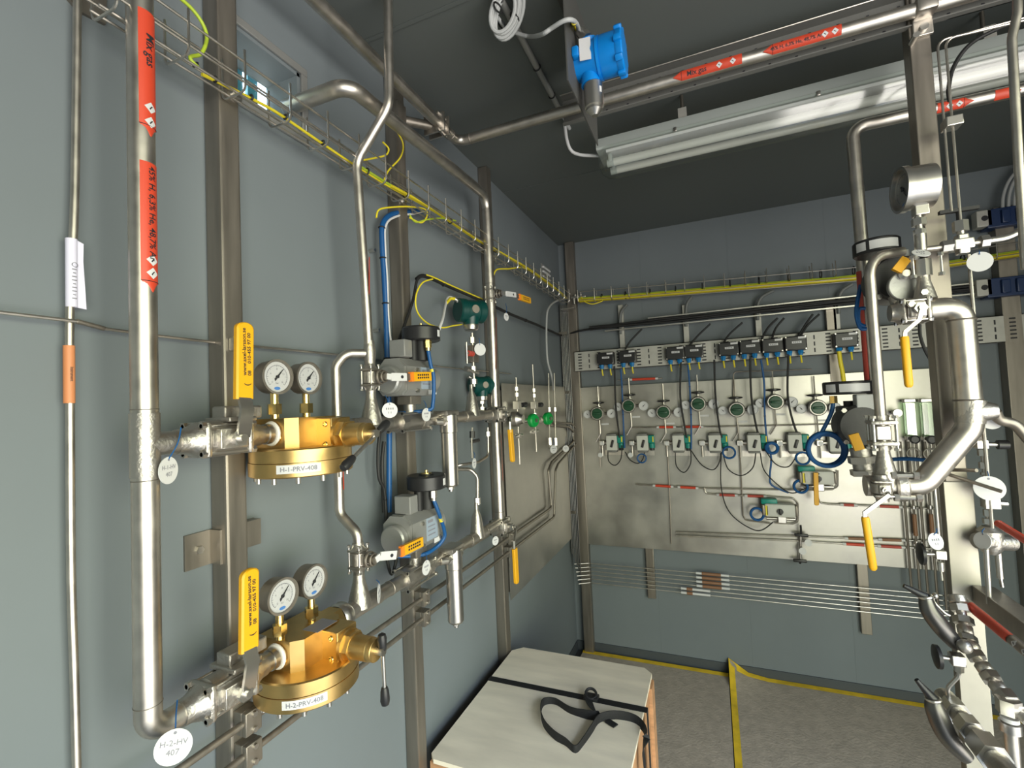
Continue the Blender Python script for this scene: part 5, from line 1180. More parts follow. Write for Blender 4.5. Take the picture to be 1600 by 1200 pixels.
# fluorescent lamp
LX0, LX1, LY0, LY1, LZ = LPX, .97, 1.575, 1.705, 2.400
t = thing('fluorescent_lamp', 'long twin-tube fluorescent lamp fitting under the ceiling, unlit', 'lamp', ((LX0 + LX1) / 2, 1.64, 2.30))
b = MB(); b.rings([[V((x, y, z)) for y, z in ((LY0, 2.366), (LY0 + .008, LZ), (LY1 - .008, LZ), (LY1, 2.366), (LY1 - .004, 2.360), (LY0 + .004, 2.360))] for x in (LX0, LX1)]); b.obj('housing', LAMPH, t)
b = MB(); b.rings([[V((x, LY0 + .012 + (LY1 - LY0 - .024) * (k / 10), 2.362)) for k in (0, 10)] + [V((x, LY1 - .02 - (LY1 - LY0 - .04) * k / 3, 2.354)) for k in range(4)] for x in (LX0 + .03, LX1 - .03)]); b.obj('reflector', WHITE, t)
for y in (1.610, 1.670):
    b = MB(); b.cyl((LX0 + .05, y, 2.322), (LX1 - .05, y, 2.322), .0130, n=18); tb = b.obj('tube', TUBE, t)
    for x0_, x1_ in ((LX0 + .03, LX0 + .052), (LX1 - .052, LX1 - .03)): b = MB(); b.cyl((x0_, y, 2.322), (x1_, y, 2.322), .0133, n=16); b.box(((x0_ + x1_) / 2, y, 2.335), (.014, .03, .03), bev=.004); b.obj('lamp_holder', LAMPH, tb)
cv = [(LY0 - .002, 2.366), (LY0 + .002, 2.325), (LY0 + .022, 2.296), (1.64, 2.288), (LY1 - .022, 2.296), (LY1 - .002, 2.325), (LY1 + .002, 2.366)]
b = MB(); vs = [[b._v((x, 1.64 + (y - 1.64) * f, 2.352 + (z - 2.352) * f)) for y, z in cv] for x, f in ((LX0 + .002, .7), (LX0 + .02, .95), (LX0 + .05, 1), (LX1 - .05, 1), (LX1 - .02, .95), (LX1 - .002, .7))]
for i in range(5):
    for j in range(6): b._f((vs[i][j], vs[i][j + 1], vs[i + 1][j + 1], vs[i + 1][j]))
b._f(vs[0]); b._f(vs[-1][::-1]); b.obj('clear_cover', COVER, t)
for x in (-.06, .33, .80):
    b = MB(); b.box((x, LY0 - .001, 2.362), (.010, .006, .014), bev=.002); b.obj('cover_clip', STEELB, t)
    b = MB(); b.box((x, LY1 + .001, 2.362), (.010, .006, .014), bev=.002); b.obj('cover_clip', STEELB, t)
x = P(1065, 160, y=1.60).x
for xx in (x, .72): b = MB(); b.span((xx - .013, 1.60, LZ), (xx + .013, 1.66, LZ + .042)); b.obj('hanger', PERF, t); b = MB(); b.cyl((xx, 1.63, LZ + .042), (xx, 1.63, HZ), .005); b.obj('hanger_rod', STEELD, t)

# ------------------------------------------------------------------ right side: white-lit post and the equipment on it
RX0, RX1, RY0, RY1 = .484, .5245, 1.400, 1.4415
t = thing('steel_post', 'square steel post standing floor to ceiling at the right', 'post', (.504, 1.42, 0))
b = MB(); b.span((RX0, RY0, 0), (RX1, RY1, HZ), bev=.002); b.obj('channel', STEELD, t)
b = MB(); b.span((RX0 - .006, RY0 - .006, 0), (RX1 + .006, RY0, 1.29), bev=.001); b.span((RX0 - .02, RY0 - .02, 0), (RX1 + .02, RY1 + .02, .008)); b.obj('lit_face', POSTM, t)  # lower front face in lighter steel, the daylight on it put into the colour
t2 = thing('pipe_clamp', 'bolted clamp fixing the mix gas pipe to the right post', 'clamp', (.50, 1.36, 2.34))
b = MB(); b.span((RX0 + .004, RY0 - .045, zm - .018), (RX1 + .006, RY0, zm + .02), bev=.008); b.span((RX0 + .006, RY0 - .008, zm - .055), (RX1 + .004, RY0, zm + .055), bev=.002); b.obj('saddle', STEEL, t2)
for dz in (-.038, .038): b = MB(); b.cyl(((RX0 + RX1) / 2 + .005, RY0 - .008, zm + dz), ((RX0 + RX1) / 2 + .005, RY0 - .016, zm + dz), .009, n=16); b.obj('bolt', STEELB, t2)
b = MB(); b.cyl((RX0 + .004, RY0 - .03, zm - .062), (RX0 + .004, RY0, zm - .062), .007, n=10); b.obj('bolt', STEELB, t2)
YS_ = 1.35
def sz(px, py): return S(px, py, YS_)
# gauge and its stack
gx = sz(1440, 400).x; zf = lambda py: sz(1441, py).z
t = thing('gauge_stack', 'large steel pressure gauge seen from the side, standing on a stack of fittings', 'gauge', (gx, YS_, zf(470)))
gc = sz(1404, 298)
gauge(t, V((gc.x, YS_, gc.z)), (-1, -.06, 0), .052, depth=.064, name='pressure_gauge', body=STEELB)
b = MB(); b.box((gx + .004, YS_, (zf(315) + zf(337)) / 2), (.026, .026, zf(315) - zf(337)), bev=.002); b.obj('stem_block', STEELB, t)
b = MB(); b.cyl((gx, YS_, zf(395)), (gx, YS_, zf(335)), .007); b.hex((gx, YS_, zf(352)), (gx, YS_, zf(341)), .014); b.hex((gx, YS_, zf(366)), (gx, YS_, zf(358)), .012); b.cyl((gx, YS_, zf(392)), (gx, YS_, zf(366)), .0115); b.obj('fittings', STEELB, t)
b = MB(); b.hex((gx, YS_, zf(432)), (gx, YS_, zf(406)), .017); b.obj('square_nut', STEELB, t)
for dx in (-.024, .026): b = MB(); b.cyl((gx + dx, YS_ - .02, zf(436)), (gx + dx, YS_ - .02, zf(402)), .003, n=8); b.hex((gx + dx, YS_ - .02, zf(436)), (gx + dx, YS_ - .02, zf(431)), .006); b.hex((gx + dx, YS_ - .02, zf(406)), (gx + dx, YS_ - .02, zf(401)), .006); b.obj('bolt', STEELB, t)
b = MB(); b.lathe((gx, YS_, zf(432)), -Z, [(0, .012), (.012, .0125), (.03, .017), (zf(432) - zf(468), .022)]); b.obj('reducer', CAST, t)
id_tag(sz(1431, 401) - Y * .03, (.15, -.62, .75), .017, 'white tag lying tilted on the fitting below the large gauge', 'white identification tags', tie=sz(1440, 398) - Y * .008)
# needle valve right of the stack
t = thing('needle_valve', 'steel needle valve with flat black handle bar right of the large gauge', 'valve', sz(1503, 400))
vx, vz = sz(1503, 382).x, sz(1503, 382).z
z_ = lambda py: sz(1503, py).z
b = MB(); b.box((vx, YS_, vz), (.036, .026, .024), bev=.003); b.box((vx, YS_, vz), (.020, .0235, .044), bev=.003); b.cyl((vx, YS_, vz), (vx, YS_, z_(345)), .007); b.hex((vx, YS_, z_(362)), (vx, YS_, z_(345)), .014); b.obj('body', STEELB, t)
for a, c in ((1471, 1487), (1531, 1544)): b = MB(); p, q = sz(a, 385 - (a - 1471) * .16), sz(c, 385 - (c - 1471) * .16); b.hex((p.x, YS_, vz), (q.x, YS_, vz), .014); b.obj('union_nut', STEELB, t)
b = MB(); b.cyl((sz(1446, 390).x, YS_, vz), (sz(1533, 379).x, YS_, vz), .0062); b.obj('tube', STEEL, t)
b = MB(); b.cyl((vx - .002, YS_, z_(345)), (vx - .002, YS_, z_(325)), .004); b.tube([sz(1467, 333), sz(1529, 324)], 0, flat=((0, 1, 0), .012, .0075)); b.obj('valve_handle', RUB, t)
b = MB(); b.tube(fil([V((sz(1540, 376).x, YS_, vz)), sz(1575, 372), sz(1600, 358), sz(1640, 320)], .06), .0078, 12); b.obj('bent_tube', STEELB, label='bright bent tube leaving the needle valve to the right edge', cat='tube')
id_tag(sz(1531, 409), (-.25, -1, 0), .0215, 'blank round white tag hanging right of the needle valve', 'white identification tags', strokes=0, tie=sz(1530, 392))
# big pipe loop
rb = .0245; xv = sz(1507, 560).x; zt_ = sz(1485, 481).z
zA, zB_ = sz(1517, 668).z, sz(1420, 760).z
t = thing('outlet_pipe', 'wide steel pipe in front of the right post, bending down and to the left', 'pipe', (xv, YS_, zB_))
xl = sz(1447, 745).x
b = MB(); b.tube(fil([(sz(1443, 485).x, YS_, zt_), (xv, YS_, zt_), (xv, YS_, zA), (sz(1440, 752).x, YS_, zB_ + .004), (sz(1402, 762).x, YS_, zB_)], [0, .042, .05, .045, 0], 10), rb, 30); b.obj('pipe', STEEL, t)
b = MB(); b.cyl((xv, YS_, zA + .01), (xv + .005, YS_ - .0, zA + .06), rb * 1.06); b.lathe((xv, YS_, zA + .035), X + Y * -.2, [(0, rb), (.03, rb * .85), (.045, .015)]); b.obj('tee', CAST, t)
b = MB(); q = [V((xv + .04, YS_ - .008, zA + .034)), sz(1560, 657), sz(1585, 661), sz(1610, 690)]; b.tube(fil(q, .05), .0105, 14); b.obj('branch_tube', STEELD, t)
for p, dd in (((xv, YS_, sz(1507, 500).z), Z), ((xv, YS_, sz(1511, 625).z), Z)): b = MB(); b.torus(p, dd, rb, .002, 28, 5); b.obj('weld_bead', STEELD, t)
b = MB(); p = sz(1557, 657) + Y * .02; b.lathe(p, -Y, [(0, .020), (.002, .020)], n=24); b.obj('identification_tag', WHITE, label='pale round tag behind the branch tube at the right edge', cat='tag', group='white identification tags')
# top ball valve with long yellow grip
cT = V((sz(1426, 491).x, YS_, zt_)); tv, q, R = ball_valve('upper right ball valve with long yellow grip hanging straight down', cT, X, -Y, .017, .085, group='ball valves beside the right post')
lever(tv, [cT - Y * R * 1.8, sz(1422, 505) - Y * .05, sz(1400, 523) - Y * .055, sz(1399, 534) - Y * .055], [sz(1399, 530) - Y * .055, sz(1406, 606) - Y * .055], X, .0155, .014, round_end=False)
for px, py in ((1414, 480), (1433, 462)):
    b = MB(); p = sz(px, py) - Y * .035; b.hex(p, p - Y * .008, .007); b.obj('bolt', STEELB, tv)
# actuators on the right
def ractuator(lab, c, disc, wdisc, hdisc, plate, box):
    t = thing('actuated_valve', lab, 'valve', c - Z * .06, 'pneumatically actuated valves')
    b = MB(); b.lathe(c + Y * .05, -Y, [(0, .05), (.02, .056), (.09, .056), (.10, .05)], n=32); b.box(c + Z * .004, (.085, .075, .098), bev=.008); b.obj('actuator_body', ALUD, t)
    for sx_ in (-1, 1):
        for s2 in (-1, 1): b = MB(); p = c + V((sx_ * .038, -.038, s2 * .042)); b.hex(p, p - Y * .009, .0065); b.obj('screw', STEELB, t)
    b = MB(); b.cyl(disc - Z * hdisc, V((disc.x, disc.y, c.z + .04)), .012); b.obj('indicator_bracket', RUB, t)
    b = MB(); b.lathe(disc - Z * hdisc / 2, Z, [(0, wdisc * .95), (.003, wdisc), (hdisc - .003, wdisc), (hdisc, wdisc * .95)], n=40); bx_ = b.obj('position_indicator', BLK, t)
    def cyl(a, z): w = -1.75 + a; return disc + V((math.cos(w) * (wdisc + .0006), math.sin(w) * (wdisc + .0006), z))
    for a0, a1 in ((-.35, .95), (-1.0, -.5)):
        b = MB(); ws = [[b._v(cyl(a0 + (a1 - a0) * i / 10, k)) for k in (-hdisc * .3, hdisc * .3)] for i in range(11)]
        for i in range(10): b._f((ws[i][0], ws[i + 1][0], ws[i + 1][1], ws[i][1]))
        b.obj('name_label', WHITE, bx_)
    if box is not None: b = MB(); b.box(box, (.05, .04, .045), bev=.003); b.obj('solenoid_block', LGREY, t)
    if plate is not None: b = MB(); b.lathe(plate, -Y + X * .1, [(0, .035), (.010, .035), (.012, .033)], n=32); b.obj('round_cover', ALU, t)
    return t
YA = 1.47
ta = ractuator('upper grey actuated valve at the right with black indicator above the bent pipe', S(1392, 440, YA), S(1369, 388, YA), .050, .036, S(1412, 448, YA - .085), S(1398, 408, YA))
b = MB(); b.tube([S(1400, 424, YA - .11), S(1416, 404, YA - .11)], 0, flat=((1, 0, .7), .020, .012)); b.obj('yellow_lever', YEL, ta)
b = MB(); p = S(1414, 428, YA - .1); b.lathe(p + Y * .014, -Y, [(0, .014), (.02, .014), (.024, .008)], n=14); b.obj('hub', STEELB, ta)
b = MB(); p, q = S(1400, 462, YA - .06), S(1412, 500, YA - .06); b.cyl(p, q, .016); b.hex(p.lerp(q, .4), p.lerp(q, .65), .024); b.obj('valve_body', CAST, ta)
YB_ = 1.56
tb_ = ractuator('lower grey actuated valve at the right with black indicator and blue cable', S(1340, 664, YB_), S(1324, 606, YB_), .058, .036, None, S(1353, 629, YB_ - .03))
b = MB(); b.tube([S(1333, 678, YB_ - .09), S(1343, 703, YB_ - .09)], 0, flat=((1, 0, 0), .022, .012)); b.obj('yellow_lever', YEL, tb_)
b = MB(); p, q = S(1344, 700, YB_ - .05), S(1352, 742, YB_ - .05); b.cyl(p, q, .024); b.hex(p.lerp(q, .3), p.lerp(q, .55), .034); b.hex(p.lerp(q, .8), p.lerp(q, 1.0), .034); b.obj('valve_body', CAST, tb_)
b = MB(); p = S(1302, 622, YB_); b.hex(p + Z * .006, p - Z * .014, .010); b.obj('cable_gland', BRASSN, tb_)
b = MB(); cc = S(1291, 703, YB_)
b.tube(crv([S(1302, 626, YB_), S(1299, 645, YB_), S(1288, 668, YB_), S(1278, 686, YB_)], 6), .0052, 10)
for k in range(4): b.torus(cc + V((0, -.007 * k + .01, .002 * (k % 2))), (.1, -1, .05), .043 + .003 * (k % 2), .0052, 34, 8)
b.obj('cable_coil', BLUE, label='large blue cable coil hanging at the lower right actuator', cat='cable coil')
b = MB(); b.tube(crv([S(1356, 728, 1.53), S(1376, 720, 1.50), S(1392, 718, 1.48), S(1420, 717, 1.46), S(1456, 720, 1.45), S(1484, 724, 1.425)], 5), .0048, 8); b.obj('pneumatic_tube', BLUE, label='short blue tube stretch behind the conical reducer at the right', cat='pneumatic tube')
b = MB(); b.tube(crv([S(1345, 445, 1.52), S(1340, 470, 1.52), S(1338, 492, 1.52), S(1344, 512, 1.52), S(1354, 514, 1.52)], 6), .0050, 8); b.tube(crv([S(1352, 482, 1.52), S(1342, 484, 1.52), S(1342, 504, 1.52), S(1352, 510, 1.52)], 6), .0050, 8)
b.obj('cable_coil', BLUE, label='blue cable loop left of the bent pipe at the upper right actuator', cat='cable coil')
# bent thin pipe on the left of the skid with flanged joint, reducer, tee and lower valve
zj = sz(1378, 676).z; xj = sz(1378, 676).x
t = thing('riser_pipe', 'thin steel pipe bending over beside the upper right actuator', 'pipe', (xj, YS_, zj))
b = MB(); b.tube(fil([(xj, YS_, zj - .02), (xj + .0, YS_, sz(1362, 395).z - .01), S(1410, 393, YS_ + .05)], .055, 10), .0112, 18); b.obj('pipe', STEEL, t)
t = thing('flange_joint', 'three piece flanged joint with long bolts below the bent thin pipe', 'pipe fitting', (xj, YS_, zj - .03))
b = MB(); b.box((xj, YS_, zj), (.03, .03, .034), bev=.003); b.obj('body', STEEL, t)
for sg in (-1, 1): b = MB(); b.box((xj, YS_, zj + sg * .024), (.052, .052, .010), bev=.004); b.cyl((xj, YS_, zj + sg * .02), (xj, YS_, zj + sg * .04), .0145); b.obj('flange', CAST, t)
for sx_ in (-1, 1):
    for sy in (-1, 1): b = MB(); p = V((xj + sx_ * .021, YS_ + sy * .021, zj)); b.cyl(p - Z * .04, p + Z * .04, .0032, n=8); b.hex(p + Z * .034, p + Z * .040, .0065); b.hex(p - Z * .040, p - Z * .034, .0065); b.obj('bolt', STEELB, t)
b = MB(); z0_ = zj - .036; b.lathe((xj, YS_, z0_), -Z, [(0, .0125), (.012, .013), (.05, .021), (.062, .0245), (.075, .025)]); b.cyl((xj - .04, YS_, zB_), (sz(1402, 762).x, YS_, zB_), rb * .98); b.lathe((xj, YS_, zB_), Z, [(0, .026), (max(.03, z0_ - .07 - zB_), .0245)])
b.obj('reducing_tee', CAST, label='conical reducing tee left of the wide outlet pipe', cat='pipe fitting', group='reducing tees on the horizontal lines')
xf = sz(1406, 760).x
t = thing('pipe_flange', 'bolted flange where the wide outlet pipe meets the reducing tee', 'pipe fitting', (xf, YS_, zB_ - .04))
b = MB(); b.lathe((xf - .012, YS_, zB_), X, [(0, .030), (.004, .034), (.020, .034), (.024, .030)], n=30); b.obj('flange', CAST, t)
for a in (.6, 2.2, 3.8, 5.4): b = MB(); p = V((xf, YS_ + math.cos(a) * .034, zB_ + math.sin(a) * .034)); b.cyl(p - X * .02, p + X * .03, .005, n=8); b.hex(p - X * .02, p - X * .011, .009); b.hex(p + X * .02, p + X * .03, .009); b.obj('bolt', STEELB, t)
cV = V((sz(1371, 758).x, YS_ - .03, zB_)); tv, q, R = ball_valve('lower right ball valve with long yellow grip hanging down over the back panel', cV, Z, -Y, .011, .06, group='ball valves beside the right post', bolts=False)
lever(tv, [cV - Y * R * 1.7, sz(1373, 764) - Y * .07, sz(1336, 790) - Y * .075, sz(1337, 802) - Y * .075], [sz(1337, 796) - Y * .075, sz(1349, 874) - Y * .075], X, .0155, .014, round_end=False)
# second header behind the post
yh = 1.58; rh = .0160
zh = P(1400, 184, y=yh).z; xh_ = P(1339, 300, y=yh).x
t = thing('header_pipe', 'steel pipe dropping behind the right equipment from below the lamp', 'pipe', (xh_, yh, 1.5))
b = MB(); b.tube(fil([(xh_ + .004, yh, P(1365, 640, y=yh).z), (xh_, yh, zh), (1.5, yh, zh)], .034, 8), rh, 20); b.obj('pipe', STEEL, t)
marker(t, (xh_, yh, P(1350, 600, y=yh).z), (xh_, yh, P(1342, 425, y=yh).z), rh, (-.85, -.55, 0), .5, DRED, 0)
for a, c in ((1466, 1524), (1558, 1600)):
    xa_, xc_ = P(a, 175, y=yh - rh).x, P(c, 165, y=yh - rh).x; marker(t, (xa_, yh, zh), (xc_, yh, zh), rh, (0, -.9, -.4), .8, RED, 1, al=.02, dia=(xc_ - xa_ - .05, xc_ - xa_ - .03) if a < 1500 else ())
# thin verticals right of the post
for i, (lab, seq) in enumerate((('left thin tube beside the right post, bent over at the top', [(1700, 0), (1500, 55), (1474, 60), (1480, 250), (1488, 330)]), ('right thin tube beside the right post, running through a clamp block', [(1700, -20), (1480, 60), (1486, 62), (1493, 250), (1500, 345)]))):
    yq = 1.345; q = [S(a, c, yq) for a, c in seq[1:]]
    x_ = q[-2].x; b = MB(); b.tube(fil([V((1.2, yq + .05, q[0].z + .03 - .03 * i)), V((x_, yq, q[0].z)), V((x_, yq, q[-1].z))], .02), .0026, 8)
    b.obj('thin_tube', STEEL, label=lab, cat='tube', group='thin tubes beside the right post')
p = S(1487, 193, 1.345); b = MB(); b.box(p, (.030, .034, .022), bev=.002); b.obj('clamp_block', STEELB, label='small bright clamp block on the thin tubes beside the post', cat='clamp')
x_ = S(1507, 450, 1.37).x
b = MB(); b.cyl((x_ + .012, 1.37, S(1525, 830, 1.37).z), (x_ + .012, 1.37, vz - .02), .0035, n=8); b.obj('thin_tube', STEEL, label='thin upright tube running down right of the wide outlet pipe', cat='tube', group='thin tubes beside the right post')
b = MB(); b.tube(crv([S(1484, 158, 1.42), S(1482, 140, 1.42), S(1490, 105, 1.42), S(1515, 70, 1.42), S(1560, 45, 1.42), S(1620, 25, 1.42)], 6), .0045, 8); b.obj('cable', RUB, label='black cable curving down to the post in front of the lamp', cat='cable')
q = [S(1598, -20, 1.0), S(1590, 20, 1.0), S(1581, 60, 1.0), S(1584, 100, 1.0), S(1592, 260, 1.0)]
b = MB(); b.tube(fil([q[0] + Z * .1, q[1], q[2], q[4], S(1603, 420, 1.0)], .05), .0062, 14); b.obj('bent_pipe', STEEL, label='steel pipe with a slight bend at the top right edge', cat='pipe')
# small valve chain below the outlet pipe, left of the post
yk = 1.36; xk = S(1463, 800, yk).x; zk = lambda py: S(1465, py, yk).z
t = thing('sample_valve', 'small square valve with black round handle left of the post, below the wide pipe', 'valve', (xk, yk, zk(905)))
b = MB(); b.cyl((xk, yk, zk(850)), (xk, yk, zk(757)), .0032, n=8); b.cyl((xk, yk, zk(892)), (xk, yk, zk(878)), .006); b.cyl((xk, yk, zk(906)), (xk, yk, zk(892)), .003, .002); b.hex((xk, yk, zk(855)), (xk, yk, zk(846)), .008); b.obj('tube', STEELB, t)
b = MB(); b.box((xk, yk, zk(866)), (.019, .019, .019), bev=.001); b.obj('body', STEELB, t); b = MB(); b.cyl((xk - .009, yk, zk(866)), (xk - .03, yk, zk(867)), .005); b.obj('spindle', STEELB, t)
b = MB(); b.lathe((xk - .026, yk, zk(867)), -X, [(0, .012), (.004, .024), (.010, .024), (.014, .012)], n=20); b.obj('valve_handle', BLK, t)
id_tag(S(1462, 846, yk - .02), (.45, -.85, .25), .018, 'tilted white tag above the square sample valve', 'white identification tags', tie=S(1463, 826, yk - .01))
# valve chain right of the post
yk2 = 1.38; xk2 = S(1538, 740, yk2).x; z2 = lambda py: S(1541, py, yk2).z
t = thing('sample_valve', 'slim valve chain with black knob right of the post', 'valve', (xk2, yk2, z2(850)))
b = MB(); b.cyl((xk2, yk2, z2(820)), (xk2, yk2, z2(672)), .0038, n=10)
for a, c, r_ in ((690, 680, .007), (712, 702, .009), (732, 722, .0085), (742, 738, .007), (806, 796, .008), (818, 810, .010)): b.hex((xk2, yk2, z2(a)), (xk2, yk2, z2(c)), r_)
b.obj('tube', STEELB, t)
b = MB(); b.box((xk2 - .002, yk2, z2(694)), (.020, .02, .018), bev=.001); b.cyl((xk2, yk2, z2(694)), (xk2 + .035, yk2, z2(695)), .005); b.obj('body', STEELB, t); b = MB(); b.box((xk2 + .006, yk2, z2(785)), (.026, .024, .024), bev=.001); b.cyl((xk2 + .01, yk2, z2(785)), (xk2 + .034, yk2, z2(786)), .006); b.obj('body', STEELB, t)
b = MB(); b.cyl((xk2 + .026, yk2, z2(695)), (xk2 + .044, yk2, z2(695)), .010); b.obj('knob', BLK, t)
b = MB(); b.lathe((xk2 - .0, yk2 - .0, z2(822)), -Z, [(0, .012), (.01, .022), (.035, .024), (.05, .020), (.06, .012)]); b.cyl((xk2 - .03, yk2 - .02, z2(842)), (xk2 + .04, yk2 + .01, z2(848)), .017); b.obj('cross_fitting', CAST, t)
b = MB(); b.cyl((xk2 + .012, yk2, z2(902)), (xk2 + .012, yk2, z2(862)), .006); b.cyl((xk2 + .014, yk2, z2(915)), (xk2 + .012, yk2, z2(900)), .0035); b.obj('drain_tube', STEELB, t)
id_tag(S(1546, 763, yk2 - .03), (-.2, -1, .1), .026, 'large round white tag right of the post', 'white identification tags', strokes=0, tie=S(1543, 736, yk2 - .012))
id_tag(S(1535, 845, yk2 - .04), (-.85, -.45, .2), .018, 'white tag seen edge-on at the dark cross fitting right of the post', 'white identification tags', strokes=0, tie=S(1538, 826, yk2 - .03))
b = MB(); b.cyl(S(1541, 858, 1.33), S(1546, 944, 1.33), .0050, n=10); b.obj('rod', STEELB, label='bright upright rod right of the post, above the horizontal strut', cat='rod')
for i, (a, c) in enumerate((((1478, 734), (1526, 735)), ((1472, 738), (1565, 768)))):
    b = MB(); b.cyl(S(*a, 1.385), S(*c, 1.32), .0040, n=8); b.obj('thin_tube', STEELD, label=('upper', 'lower')[i] + ' thin tube crossing the post below the wide pipe', cat='tube', group='thin tubes beside the right post')
# frame strut along the room towards the camera, pipe with red marker on it
zs = S(1500, 920, 1.39).z
b = MB(); b.span((RX1 - .012, .35, zs - .03), (RX1 + .028, RY0 - .008, zs + .010), bev=.002); b.obj('frame_strut', STEELD, label='dark horizontal strut running from the post towards the viewer', cat='strut')
e0, e1 = S(1512, 943, 1.33), None
e1 = P(1600, 1018, x=e0.x + .005)
t = thing('gas_pipe', 'thin pipe with long red marker below the horizontal strut at the right', 'pipe', e0)
d = (V((e0.x, e1.y, e0.z)) - e0).normalized()
b = MB(); b.cyl(e0, V((e0.x, .35, e0.z)), .0095, n=14); b.obj('pipe', STEELD, t)
marker(t, e0 + V((0, -.02, 0)), V((e0.x, P(1583, 1005, x=e0.x).y, e0.z)), .0098, (-.75, -.5, .4), 1.2, RED, 0, dia=(.17, .2))
e_ = P(1590, 840, x=e0.x + .05); b = MB(); b.cyl(P(1560, 818, x=e0.x + .06), P(1625, 858, x=e0.x + .06), .0075, n=12); b.obj('pipe_marker', RED, label='red marked pipe stub at the right edge beside the dark cross fitting', cat='pipe')
# fittings strings at lower right
def string(lab, p, q, segs, grp):
    p, q = V(p), V(q); d = q - p; t = thing('fitting_string', lab, 'pipe fitting', p, grp); ln = d.length
    for a, c, r_, kind in segs:
        b = MB()
        if kind == 'h': b.hex(p + d * a, p + d * c, r_)
        elif kind == 'b': b.ball(p + d * (a + c) / 2, r_)
        else: b.lathe(p + d * a, d, [(0, r_ * .85), (ln * (c - a) * .15, r_), (ln * (c - a) * .85, r_), (ln * (c - a), r_ * .85)], n=20)
        b.obj({'h': 'nut', 'b': 'elbow', 'c': 'sleeve'}[kind], STEELB if kind == 'h' else CAST, t)
    return t
pth = [P(1494, 930, y=1.31), P(1503, 960, y=1.29), P(1508, 985, y=1.27), P(1513, 1008, y=1.25), P(1535, 1040, y=1.22), P(1556, 1070, y=1.19), P(1578, 1098, y=1.16), P(1606, 1128, y=1.13)]
t = thing('fitting_string', 'upper string of bright pipe fittings at the lower right', 'pipe fitting', pth[0], 'fitting strings at the lower right')
b = MB(); b.tube(crv(pth, 4), .0085, 12); b.obj('tube', CAST, t)
for i, (f0, f1, r_, kd) in enumerate(((0, .45, .016, 'c'), (.5, .85, .017, 'h'), (1.2, 1.6, .0175, 'h'), (1.7, 2.3, .013, 'c'), (2.4, 2.75, .017, 'h'), (2.85, 3.25, .0165, 'b'), (3.4, 3.7, .016, 'h'), (3.9, 4.35, .013, 'c'), (4.45, 4.8, .0165, 'h'), (4.9, 5.4, .0125, 'c'), (5.5, 6.0, .018, 'h'), (6.1, 6.6, .015, 'c'))):
    def at(f): k = min(int(f), 6); return pth[k].lerp(pth[k + 1], f - k)
    b = MB(); p, q = at(f0), at(f1); ln = (q - p).length
    if kd == 'h': b.hex(p, q, r_)
    elif kd == 'b': b.ball((p + q) / 2, r_)
    else: b.lathe(p, q - p, [(0, r_ * .85), (ln * .15, r_), (ln * .85, r_), (ln, r_ * .85)], n=18)
    b.obj({'h': 'nut', 'b': 'elbow', 'c': 'sleeve'}[kd], STEELB if kd == 'h' else CAST, t)
sC, sD = P(1478, 1092, y=1.22), P(1590, 1230, y=1.0)
string('lower string of bright pipe fittings at the lower right', sC, sD, [(-.05, .12, .018, 'c'), (.1, .22, .022, 'h'), (.2, .34, .015, 'c'), (.33, .45, .021, 'h'), (.44, .58, .016, 'c'), (.56, .74, .025, 'h'), (.73, 1, .018, 'c')], 'fitting strings at the lower right')
def tagged(lab, pts, y):
    """long flat lever hanging free, dark end towards the room"""
    q = [S(a, c, y) for a, c in pts]
    t = thing('valve_lever', lab, 'valve handle', q[-1], 'dark levers at the lower right')
    b = MB(); b.tube(crv(q[1:], 5), [.007 + .010 * math.sin(PI * (i + 2) / 20) for i in range(16)], 14); b.obj('grip', DSTEEL, t)
    b = MB(); b.tube(q[:2], [.004, .009], 12); b.obj('end', BLK, t)
    b = MB(); b.torus(q[1], q[2] - q[1], .010, .003); b.obj('collar', STEELB, t)
    return t
tagged('upper dark lever pointing left at the lower right', [(1412, 915), (1446, 932), (1453, 955), (1475, 985), (1497, 1010)], 1.22)
tagged('lower dark lever pointing left at the lower right', [(1432, 1062), (1458, 1092), (1462, 1110), (1480, 1150), (1512, 1185)], 1.12)
yv = 1.2
t = thing('sample_valve', 'small valve with black round handle and bent tube at the lower right', 'valve', S(1497, 1050, yv))
b = MB(); c = S(1495, 1030, yv); b.box(c, (.022, .022, .020), bev=.002); b.obj('body', STEELB, t); b = MB(); b.cyl(c - X * .010, c - X * .025, .004); b.obj('spindle', STEELB, t)
b = MB(); b.lathe(c - X * .024, -X, [(0, .008), (.003, .022), (.009, .022), (.012, .01)], n=18); b.obj('valve_handle', BLK, t)
b = MB(); b.tube(fil([c, S(1499, 1055, yv), S(1480, 1075, yv), S(1483, 1095, yv)], .02), .0038, 8); b.hex(S(1498, 1040, yv), S(1498, 1049, yv), .008); b.obj('tube', STEELB, t)
b = MB(); b.ball(S(1507, 1010, yv), .013); b.obj('elbow', CAST, t)
b = MB(); b.tube(crv([S(1460, 931, 1.24), S(1459, 940, 1.24), S(1475, 957, 1.24), S(1484, 962, 1.24)], 5), .0025, 8); b.ball(S(1461, 931, 1.24), .006); b.obj('wire_handle', STEELB, label='small bright bent wire handle above the upper dark lever', cat='handle')
yv = 1.15; xq = S(1580, 1150, yv).x; zq = lambda py: S(1578, py, yv).z
t = thing('drain_pipe', 'short upright pipe with nut and white collar at the bottom right corner', 'pipe', (xq, yv, zq(1230)))
b = MB(); b.cyl((xq, yv, zq(1260)), (xq, yv, zq(1142)), .0105, n=18); b.obj('pipe', STEEL, t)
b = MB(); b.cyl((xq, yv, zq(1142)), (xq, yv, zq(1128)), .016, n=18); b.hex((xq, yv, zq(1114)), (xq, yv, zq(1092)), .018); b.obj('nut', STEELB, t)
